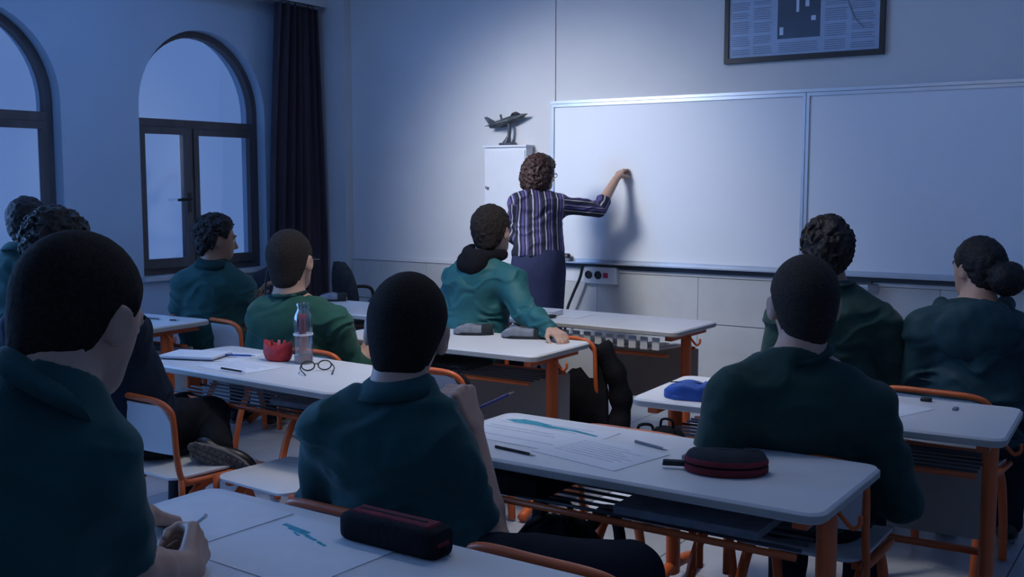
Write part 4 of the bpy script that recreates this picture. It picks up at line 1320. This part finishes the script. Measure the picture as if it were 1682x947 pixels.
    if sleeve == 'short':
        for s in ('L', 'R'):
            sh, el = J['sh' + s], J['el' + s]; e = lerp(sh, el, sleeve_t)
            ax = nrm(el - sh)

            def cut(f, e=e, ax=ax, sh=sh):
                # plane cut limited to the neighbourhood of this sleeve
                q = ((f.ax[0] - e[0]) * ax[0])[:, None, None] + ((f.ax[1] - e[1]) * ax[1])[None, :, None] + ((f.ax[2] - e[2]) * ax[2])[None, None, :]
                rr = ((f.ax[0] - e[0]) ** 2)[:, None, None] + ((f.ax[1] - e[1]) ** 2)[None, :, None] + ((f.ax[2] - e[2]) ** 2)[None, None, :]
                out = nrm(sh - shm)
                lat = ((f.ax[0] - sh[0]) * out[0])[:, None, None] + ((f.ax[1] - sh[1]) * out[1])[None, :, None] + ((f.ax[2] - sh[2]) * out[2])[None, None, :]
                m = (rr < 0.10 ** 2) & (q > 0) & (lat > -0.045)
                f.D[m] = np.maximum(f.D[m], q[m])
            cuts.append(cut)
    cn = nrm(H(0, -0.02, -0.05) - nb)
    cuts.append(lambda f: f.plane(nb + cn * (0.056 if collar == 'polo' else 0.045) - F_ * 0.02, nrm(cn + F_ * 0.14)))
    rs = seed * 3.7

    def disp(p):
        q = p @ np.array(TR, np.float32).T
        w = vnoise(q * np.array([9, 9, 9], np.float32) + rs)
        d = vnoise(np.stack([q[:, 0] * 7 + q[:, 2] * 9 + w * 1.1, q[:, 1] * 8, q[:, 2] * 16 - q[:, 0] * 5 + w], 1) + rs)
        e = vnoise(np.stack([q[:, 0] * 14 - q[:, 2] * 8, q[:, 1] * 14, q[:, 2] * 20 + q[:, 0] * 9 + 2 * w], 1) + rs + 9)
        return np.minimum(-(0.0085 * (0.7 - np.abs(d) * 2.2) + 0.0035 * e) * wr - 0.001, 0.005)
    fs = Field(sp, max(h, 0.0065), cuts, disp)
    Vs, Fs = fs.mesh()
    at = None
    if shirt == 'stripe':
        q = (Vs - pel) @ TR.T
        u = q[:, 0] + 0.0
        # on the sleeves the stripes run along the arm
        for s in ('L', 'R'):
            a0, a1, a2 = J['sh' + s], J['el' + s], J['wr' + s]
            for (a, b) in ((a0, a1), (a1, a2)):
                ax = nrm(b - a); rel = Vs - a; t = rel @ ax; per = rel - t[:, None] * ax
                side = nrm(np.cross(ax, [0, 0, 1.0]) + 1e-5); upv = np.cross(side, ax)
                outd = nrm(a0 - shm)
                msk = (np.linalg.norm(per, axis=1) < 0.085) & (t > -0.01) & (t < np.linalg.norm(b - a) + 0.05) & (((Vs - a0) @ outd) > 0.02)
                u = np.where(msk, per @ upv * 1.2 + 0.5, u)
        at = {'stripe_u': u}
    so = mesh_obj(shirt_name, Vs, Fs, M[shirt], root, attr=at)
    # collar
    if collar in ('polo', 'crew'):
        cm = M[collar_mat or shirt]
        hh = 0.034 if collar == 'polo' else 0.016
        mb = MB(); rings = []
        for k in range(28):
            a = 2 * math.pi * k / 28
            dr = R_ * math.cos(a) + F_ * math.sin(a)
            dip = 0.016 * max(0, math.sin(a))
            c0 = nb + cn * (0.056 - dip) - F_ * 0.006 + dr * 0.090
            c1 = nb + cn * (0.050 - dip + hh) - F_ * 0.006 + dr * 0.071
            c2 = c1 - dr * 0.008; c3 = c0 - dr * 0.022
            cf = nb + cn * (0.040 - dip) - F_ * 0.008 + dr * 0.105
            rings.append([c3, cf, (c0 + c1) / 2 + dr * 0.008, c1, c2] if collar == 'polo' else [c3, c0 + dr * 0.006, c1 + dr * 0.004, c1, c2])
        mb.loft([[tuple(p) for p in r_] for r_ in rings], close=True)
        mb.build('collar', cm, root, smooth=True)
    if hood:
        hp = []
        bk = nb - F_ * 0.055 + U_ * 0.005
        for k in range(9):
            a = math.pi * (k / 8)
            c = nb + R_ * math.cos(a) * 0.098 * hood.get('s', 1) - F_ * (0.115 * math.sin(a) - 0.03) * hood.get('s', 1) + U_ * (0.030 - 0.030 * math.sin(a) + hood.get('dz', 0))
            hp.append(('e', (c, TR, (0.036, 0.036, 0.034)), 0.03))
        fl_ = hood.get('flap', 1.0)
        hp.append(('e', (nb - F_ * 0.115 - U_ * (0.045 * fl_ - hood.get('dz', 0)), TR, (0.115 * fl_, 0.042, 0.085 * fl_)), 0.05))
        hp.append(('-c', (nb - cn * 0.01, nb + cn * 0.25, 0.062, 0.085), 0.01))
        Vh, Fh = Field(hp, 0.007, (), lambda p: -0.004 * vnoise(p * 28 + rs)).mesh()
        mesh_obj('hood', Vh, Fh, M[hood['mat']], root)
    # ---- trousers / skirt
    if trousers == 'skirt':
        tp = [('e', (pel + np.array([0, 0, 0.02]), HB, (0.182, 0.142, 0.135)), 0.0)]
        for k in range(7):
            z = pel[2] - 0.06 - 0.075 * k
            tp.append(('e', (np.array([pel[0] * 0, 0, z]) + np.array([pel[0], pel[1], 0]), HB, (0.190 - 0.004 * k, 0.152 - 0.004 * k, 0.11)), 0.05))
        zt = pel[2] + 0.10
        ft = Field(tp, 0.008, [lambda f: f.plane((0, 0, zt), (0, 0, 1)), lambda f: f.plane((0, 0, pel[2] - 0.50), (0, 0, -1))], lambda p: 0.003 * vnoise(p * np.array([16, 16, 3], np.float32)))
        Vt, Ft = ft.mesh(); mesh_obj('skirt', Vt, Ft, M['skirt'], root)
    else:
        tp = [('e', (pel, HB, (0.175 * bulk, 0.132 * bulk, 0.122)), 0.0)]
        for kd, dt, k in legs: tp.append((kd, (dt[0], dt[1], dt[2] + 0.014, dt[3] + 0.018), k))
        ft = Field(tp, 0.010, [lambda f: f.plane(pel + np.array([0, 0, waist]), (0, 0, 1))], lambda p: 0.006 * vnoise(p * 18 + rs) - 0.002)
        Vt, Ft = ft.mesh(); mesh_obj('trousers', Vt, Ft, M[trousers], root)
    for s in ('L', 'R'):
        an = J['an' + s]; fd = n3((shoe_flip or {}).get(s, hf))
        up = nrm(n3((shoe_flip or {}).get(s + 'up', (0, 0, 1)))); fd = nrm(fd - up * np.dot(fd, up))
        sd_ = np.cross(fd, up); SR = np.array([sd_, fd, up])
        so_ = an - up * 0.03
        if up[2] > 0.7: so_[2] = max(0.045, so_[2])
        shp = [('e', (so_ - fd * 0.02, SR, (0.042, 0.062, 0.042)), 0.0), ('e', (so_ + fd * 0.09, SR, (0.046, 0.085, 0.034)), 0.03)]
        Vh, Fh = Field(shp, 0.009, [lambda f, so_=so_, up=up: f.plane(so_ - up * 0.030, -up)]).mesh()
        sho = mesh_obj('shoe', Vh, Fh, M['blackpl'], root)
        # sole with tread blocks
        ol = [(math.cos(t) * 0.044 * (1 + 0.12 * math.sin(t)), 0.035 + math.sin(t) * 0.128) for t in [2 * math.pi * k / 24 for k in range(24)]]
        mb = MB().slab(ol, [(0.003, -0.040), (0, -0.037), (0, -0.028)])
        for yy in range(-3, 8):
            for xx in (-1, 0, 1):
                mb.box(xx * 0.022 - 0.008, xx * 0.022 + 0.008, yy * 0.022 - 0.007 + 0.0, yy * 0.022 + 0.007, -0.0445, -0.039)
        m4 = Matrix([[sd_[0], fd[0], up[0], so_[0]], [sd_[1], fd[1], up[1], so_[1]], [sd_[2], fd[2], up[2], so_[2]], [0, 0, 0, 1]])
        mb.xform(m4); mb.build('sole', M['sole'], sho)
    return root, dict(H=H, base=base, J=J, R=R_, F=F_, U=U_, HM=HM)


def make_hair(kind, H, HM, HR, hc, hs, m, root, seed):
    th = {'buzz': 0.006, 'short': 0.014, 'curly': 0.024, 'wavy': 0.020, 'bob': 0.030, 'bun': 0.010}[kind]
    pr = [('e', (H(0, -0.014, 0.028), HR, ((0.077 + th) * hs, (0.098 + th) * hs, (0.092 + th) * hs)), 0.0)]
    if kind in ('buzz', 'short', 'bun', 'wavy', 'curly'):
        pr.append(('e', (H(0, -0.040, -0.040), HR, ((0.060 + th * 0.5) * hs, (0.056 + th * 0.5) * hs, 0.082 * hs)), 0.03))
    if kind == 'bob':
        for sg in (-1, 1):
            pr.append(('e', (H(sg * 0.070, -0.030, -0.035), HR, (0.042 * hs, 0.070 * hs, 0.085 * hs)), 0.03))
        pr.append(('e', (H(0, -0.085, -0.035), HR, (0.092 * hs, 0.060 * hs, 0.095 * hs)), 0.04))
    if kind == 'bun':
        pr.append(('e', (H(0.008, -0.145, -0.030), HR, (0.070 * hs, 0.060 * hs, 0.066 * hs)), 0.012))
    yk = np.array([-0.14, -0.09, -0.055, -0.03, -0.012, 0.012, 0.035, 0.055, 0.075, 0.12])
    if kind == 'bob': zk = np.array([-0.125, -0.125, -0.120, -0.11, -0.10, -0.09, -0.02, 0.05, 0.072, 0.085])
    elif kind == 'bun': zk = np.array([-0.080, -0.080, -0.060, -0.020, 0.010, 0.010, 0.020, 0.045, 0.065, 0.08])
    else: zk = np.array([-0.126, -0.122, -0.106, -0.064, 0.006, 0.010, -0.004, 0.045, 0.068, 0.082])

    def cut(f):
        X = f.ax[0][:, None, None] - hc[0]; Y = f.ax[1][None, :, None] - hc[1]; Z = f.ax[2][None, None, :] - hc[2]
        ly = (X * HM[0, 1] + Y * HM[1, 1] + Z * HM[2, 1]) / hs; lz = (X * HM[0, 2] + Y * HM[1, 2] + Z * HM[2, 2]) / hs
        zz = np.interp(ly, yk, zk)
        if kind == 'bun': zz = np.where(ly < -0.10, -0.2, zz)
        if kind != 'bob' and kind != 'bun':
            lx = (X * HM[0, 0] + Y * HM[1, 0] + Z * HM[2, 0]) / hs
            zz = zz + 14 * np.maximum(np.abs(lx) - 0.018, 0) ** 2 * (ly < -0.045)
        q = ((zz - lz) * hs * 0.7).astype(np.float32)
        np.maximum(f.D, q, out=f.D)
        if kind in ('buzz', 'short', 'wavy', 'curly'):
            w_ = 0.034 if kind == 'buzz' else 0.045
            f.D += ((0.0095 if kind == 'buzz' else th * 0.95) * np.clip((zz + w_ - lz) / w_, 0, 1) ** 1.5).astype(np.float32)

    def disp(p):
        s = seed * 5.3
        if kind == 'buzz': return -0.0012 * vnoise(p * 260 + s)
        if kind == 'short': return -0.0045 * vnoise(p * 75 + s) - 0.003 * vnoise(p * 150 + s)
        if kind == 'bun':
            return -0.003 * vnoise(p * 60 + s) - 0.003 * vnoise(p * 130)
        f = 46 if kind != 'wavy' else 38
        w = vnoise(p * 30 + s)
        return -0.011 * (1 - 2 * np.abs(vnoise(p * f + s + w[:, None] * 0.8))) - 0.006 * vnoise(p * 95 + s) + 0.002
    Vh, Fh = Field(pr, 0.0045 if kind != 'bob' else 0.006, [cut], disp).mesh()
    mesh_obj('hair', Vh, Fh, m, root)


def default_joints(J, heading, lean=0.0, seat=0.45):
    """fill in what the picture does not show, in the sitter's own frame"""
    h = math.radians(heading); f = np.array([-math.sin(h), math.cos(h), 0]); r = np.array([math.cos(h), math.sin(h), 0])
    p = n3(J['pel'])
    for s, sg in (('L', -1), ('R', 1)):
        J.setdefault('kn' + s, tuple(p + r * sg * 0.12 + f * 0.43 + np.array([0, 0, 0.535 - p[2]])))
        k = n3(J['kn' + s])
        J.setdefault('an' + s, tuple(np.array([k[0], k[1], 0.095]) - f * 0.04))
    return J


# striped blouse
def stripe_mat():
    m = bpy.data.materials.new('striped_blouse'); m.use_nodes = True
    nt = m.node_tree; N = nt.nodes; L = nt.links; b = N['Principled BSDF']; b.inputs['Roughness'].default_value = 0.8
    at = N.new('ShaderNodeAttribute'); at.attribute_name = 'stripe_u'
    mu = N.new('ShaderNodeMath'); mu.operation = 'MULTIPLY'; mu.inputs[1].default_value = 11.5; L.new(at.outputs['Fac'], mu.inputs[0])
    fr = N.new('ShaderNodeMath'); fr.operation = 'FRACT'; L.new(mu.outputs[0], fr.inputs[0])
    cr = N.new('ShaderNodeValToRGB'); cr.color_ramp.interpolation = 'CONSTANT'
    els = [(0.0, (0.012, 0.010, 0.026)), (0.22, (0.42, 0.40, 0.46)), (0.31, (0.012, 0.010, 0.028)), (0.45, (0.07, 0.055, 0.19)), (0.62, (0.012, 0.010, 0.028)), (0.72, (0.30, 0.25, 0.36)), (0.79, (0.05, 0.045, 0.15)), (0.90, (0.012, 0.010, 0.028))]
    e = cr.color_ramp.elements
    e[0].position = 0; e[0].color = (*els[0][1], 1); e[1].position = els[1][0]; e[1].color = (*els[1][1], 1)
    for p, c in els[2:]:
        q = e.new(p); q.color = (*c, 1)
    L.new(fr.outputs[0], cr.inputs[0]); L.new(cr.outputs[0], b.inputs['Base Color'])
    return m


M['stripe'] = stripe_mat()

# ------------------------------------------------------------------ the people of the picture
def zpel(x, d, z=0.57): return P(x, HOR + (CAMZ - z) * FPX / d, d)


def ondesk(x, d, z=0.785):
    """a point at desk height"""
    return P(x, HOR + (CAMZ - z) * FPX / d, d)


# nearest student, writing
J = dict(head=P(131, 522, 1.67), nb=P(86, 680, 1.57), shL=P(-165, 755, 1.50), shR=P(146, 768, 1.57), elL=P(30, 920, 1.78), elR=P(214, 945, 1.70),
         wrL=ondesk(238, 2.24, 0.80), wrR=P(310, 930, 1.98), pel=(-1.63, 0.62, 0.57))
J = default_joints(J, 8)
person('dark green polo boy writing at the nearest desk, bottom left', J, 8, (14, -20, 2), 'polo', 'buzz', hs=1.07, bulk=1.02, h=0.005, sleeve_t=0.84, seed=1,
       hands=dict(R=dict(d=P(338, 868, 2.14) - P(312, 940, 1.98), n=P(250, 880, 2.06) - P(330, 880, 2.06) + V(0, 0, -0.02), curl=(55, 75, 45), thumb=(0.35, 0.5), sc=1.15),
                  L=dict(d=P(300, 830, 2.34) - P(245, 815, 2.22), n=(0, 0, -1), curl=(20, 35, 25))))

# student with a pencil at his chin
J = dict(head=P(668, 545, 2.66), nb=P(650, 668, 2.59), shL=P(540, 710, 2.60), shR=P(733, 752, 2.57), elL=P(520, 860, 2.76), elR=P(810, 893, 2.68),
         wrL=ondesk(690, 2.98), wrR=P(778, 706, 2.78), pel=(-1.625, 2.00, 0.56), knR=(-1.14, 2.25, 0.55), anR=(-1.08, 2.33, 0.095), knL=(-1.72, 2.42, 0.545), anL=(-1.74, 2.40, 0.095))
p2, I2 = person('student in teal polo holding a pencil, hand at his chin', J, 14, (30, -8, 7), 'polo', 'buzz', hs=1.20, bulk=1.04, h=0.0048, sleeve_t=0.74, seed=2, wr=1.2,
       hands=dict(R=dict(d=P(756, 634, 2.80) - P(778, 706, 2.78), n=FW * 0.55 - RT * 0.75 + UP * 0.05, curl=((75, 70, 30), (70, 80, 40), (70, 85, 45), (65, 80, 45)), thumb=(0.25, 0.45), sc=1.2),
                  L=dict(d=P(745, 712, 3.05) - P(690, 726, 2.98), n=(0, 0, -1), curl=(15, 20, 15))))

# student in bottle green sweater
J = dict(head=P(1320, 501, 3.08), nb=P(1306, 604, 3.03), shL=P(1200, 655, 3.03), shR=P(1425, 672, 3.03), elL=P(1165, 790, 3.10), elR=P(1478, 822, 3.04),
         wrL=ondesk(1215, 3.34), wrR=P(1425, 790, 3.34), pel=(-0.985, 3.08, 0.56))
J = default_joints(J, 8)
person('student in bottle green sweater with cropped hair, back to us, right of centre', J, 8, (30, -4, 0), 'sweater', 'hair_gr', hs=1.17, bulk=1.14, sleeve='long', collar='crew', seed=3, h=0.006)

# dark haired student ahead of him
J = dict(head=P(1358, 413, 4.28), nb=P(1368, 487, 4.24), shL=P(1290, 522, 4.25), shR=P(1450, 535, 4.22), elL=P(1268, 620, 4.28), elR=P(1472, 640, 4.25),
         wrL=ondesk(1300, 4.6), wrR=ondesk(1450, 4.55), pel=zpel(1372, 4.32))
J = default_joints(J, 4)
person('dark wavy haired student before the right whiteboard, half hidden', J, 4, (24, -4, 0), 'sweater', 'hair', hs=1.04, bulk=1.12, sleeve='long', collar='crew', seed=4, hair_kind='wavy', skin='skin_dk')

# girl with bun
J = dict(head=P(1606, 442, 4.12), nb=P(1600, 512, 4.08), shL=P(1520, 543, 4.12), shR=P(1690, 562, 4.0), elL=P(1500, 650, 4.2), elR=P(1722, 672, 4.02),
         wrL=ondesk(1540, 4.45), wrR=ondesk(1700, 4.35), pel=zpel(1606, 4.10))
J = default_joints(J, 8)
person('girl in hooded dark teal jacket, hair in a bun, far right', J, 8, (52, -2, 0), 'jacket_dk', 'hair', hs=1.0, bulk=1.10, sleeve='long', collar=None, hood=dict(mat='jacket_dk', s=1.15, dz=-0.005, flap=1.35), seed=5, hair_kind='bun', shirt_name='jacket', wr=1.4)

# student in teal jacket turned right
J = dict(head=P(809, 381, 5.60), nb=P(792, 434, 5.58), shL=P(752, 458, 5.60), shR=P(838, 460, 5.46), elL=P(742, 525, 5.70), elR=P(862, 515, 5.30),
         wrL=P(790, 545, 5.55), wrR=P(905, 541, 5.08), pel=zpel(772, 5.60))
J = default_joints(J, 0)
person('student in teal jacket with black hood, leaning on the desk behind him', J, 0, (2, -2, -4), 'jacket', 'hair_gr', hs=1.10, bulk=1.08, sleeve='long', collar=None, hood=dict(mat='black', s=0.92, dz=0.035, flap=0.75), seed=6, hair_kind='short', h=0.006, shirt_name='jacket', wr=1.6)

# student in green with earphones
J = dict(head=P(478, 430, 5.02), nb=P(474, 500, 5.00), shL=P(432, 522, 5.00), shR=P(552, 530, 4.96), elL=P(416, 600, 5.10), elR=P(585, 610, 5.08),
         wrL=ondesk(520, 5.22), wrR=ondesk(620, 5.12), pel=zpel(492, 5.08))
J = default_joints(J, 0)
p7, I7 = person('student in green jersey with cropped hair and earphones, behind the clear bottle', J, 0, (18, -3, -3), 'green', 'hair_gr', hs=1.24, bulk=1.08, sleeve='mid', collar='crew', collar_mat='polo_dk', seed=7)

# boy in profile
J = dict(head=P(356, 393, 6.08), nb=P(350, 446, 6.06), shL=P(304, 466, 6.04), shR=P(398, 474, 6.08), elL=P(290, 528, 6.14), elR=P(410, 536, 6.20),
         wrL=ondesk(330, 6.28), wrR=ondesk(420, 6.2), pel=zpel(352, 6.17))
J = default_joints(J, 12)
person('boy in teal polo, face in profile against the window', J, 12, (-28, -6, 0), 'polo', 'hair', hs=1.06, bulk=1.12, sleeve='short', collar_mat='polo_dk', seed=8, hair_kind='wavy', skin='skin_dk', h=0.006)

# far left student
J = dict(head=P(47, 367, 5.2), nb=P(38, 426, 5.16), shL=P(-22, 450, 5.16), shR=P(84, 448, 5.14), elL=P(-38, 530, 5.22), elR=P(104, 530, 5.22),
         wrL=ondesk(0, 5.6), wrR=ondesk(100, 5.5), pel=zpel(34, 5.14))
J = default_joints(J, 6)
person('student at the far left edge in teal polo by the window', J, 6, (26, -4, 0), 'polo', 'hair', hs=1.0, bulk=1.08, sleeve='short', seed=9, hair_kind='short')

# curly haired student leaning left behind the nearest one
_knee = P(345, 684, 4.28)
_ank = P(355, 735, 4.02)
J = dict(head=P(98, 412, 3.80), nb=P(122, 490, 3.78), shL=P(40, 528, 3.76), shR=P(205, 540, 3.84), elL=P(10, 660, 3.84), elR=P(245, 640, 4.10),
         wrL=P(90, 640, 4.19), wrR=P(205, 625, 4.25), pel=zpel(222, 4.06, 0.575), knR=_knee, anR=_ank)
J = default_joints(J, 10)
person('curly haired student in navy jacket, foot tucked up on his chair', J, 10, (24, -4, -6), 'navy', 'hair', hs=1.10, bulk=1.08, sleeve='long', collar=None, seed=10, hair_kind='curly', shirt_name='jacket',
       shoe_flip=dict(R=(0.70, 0.46, -0.40), Rup=(-0.50, 0.84, 0.20)), trousers='black', waist=0.30)

# teacher
J = dict(head=P(888, 287, 7.38), nb=P(884, 325, 7.36), shL=P(851, 335, 7.30), shR=P(918, 336, 7.36), elL=P(843, 385, 7.38), elR=P(984, 342, 7.45),
         wrL=P(868, 415, 7.52), wrR=P(1012, 294, 7.56), pel=P(884, 428, 7.34))
pl = J['pel']
_r = V(0.96, 0.28, 0)
J.update(knL=tuple(V(pl.x, pl.y, 0.50) - _r * 0.09), knR=tuple(V(pl.x, pl.y, 0.50) + _r * 0.09), anL=tuple(V(pl.x, pl.y, 0.095) - _r * 0.09), anR=tuple(V(pl.x, pl.y, 0.095) + _r * 0.09))
pt, IT = person('woman teacher in striped blouse and navy skirt writing on the whiteboard', J, 16, (-22, -2, 0), 'stripe', 'hair_br', hs=0.98, bulk=0.98, sleeve='mid', collar=None, seed=11, hair_kind='bob', trousers='skirt',
        group='teacher', h=0.006, hem=J['pel'].z - 0.02 + 0.06, shirt_name='blouse',
        hands=dict(R=dict(d=P(1024, 274, 7.64) - P(1012, 294, 7.56), n=V(0.2, 1, 0), curl=(35, 55, 35), thumb=(0.3, 0.6)), L=dict(d=V(0, 0.3, -1), n=V(1, 0, 0), curl=(25, 30, 20))))

# ---- things in hands
def stick(name, a, b, r, m, label, cat, tips=()):
    a, b = Vector(a), Vector(b)
    e = empty(name, tuple(a)); d = b - a
    MB().tube([(0, 0, 0), tuple(d * 0.86)], r, 8).build('barrel', m, e, smooth=True, angle=40)
    MB().tube([tuple(d * 0.86), tuple(d)], [r, r * 0.25], 8).build('tip', M['wood'], e, smooth=True, angle=40)
    tag(e, label, cat)
    return e


stick('pencil', P(772, 676, 2.80), P(845, 643, 2.86), 0.0046, M['violet'], 'violet pencil in the hand of the student at his chin', 'pencil')
stick('pen', P(338, 846, 2.10), P(300, 876, 2.17), 0.0045, M['white'], 'pale pen in the fist of the nearest student', 'pen')
stick('board_marker', P(1022, 286, 7.62), P(1026, 264, 7.72), 0.008, M['white'], 'white board marker in the hand of the teacher', 'marker')


# teacher's spectacles and the student's spectacles, worn: parts of the wearer
def worn_glasses(root, I):
    H = I['H']
    g = MB()
    for sg in (-1, 1):
        g.tube([H(sg * 0.032 + 0.022 * math.cos(2 * math.pi * k / 14), 0.106, 0.0 + 0.016 * math.sin(2 * math.pi * k / 14)) for k in range(14)], 0.0022, 6, closed=True)
        g.tube([H(sg * 0.054, 0.105, 0.006), H(sg * 0.076, 0.085, 0.006), H(sg * 0.086, 0.0, 0.008), H(sg * 0.083, -0.02, -0.004)], 0.0022, 6)
    g.tube([H(-0.011, 0.106, 0.003), H(0, 0.110, 0.006), H(0.011, 0.106, 0.003)], 0.002, 6)
    g.build('spectacles', M['blackpl'], root, smooth=True)


worn_glasses(pt, IT)
worn_glasses(p7, I7)
# earphone lead and clip at the neck of the student in green
H7 = I7['H']
ep = MB()
ep.tube(spline([H7(-0.088, -0.012, -0.02), H7(-0.096, -0.020, -0.06), H7(-0.085, -0.055, -0.12), H7(-0.075, -0.085, -0.165)], 5), 0.005, 8)
ep.build('earphone_lead', M['blackpl'], p7, smooth=True)
c7 = Vector(H7(-0.066, -0.095, -0.185))
MB().slab(rrect(-0.012, 0.012, -0.008, 0.008, 0.003, 2), [(0.002, -0.028), (0, -0.026), (0, 0.026), (0.002, 0.028)]).xform(Matrix.Translation(c7)).build('clip', M['white'], p7)
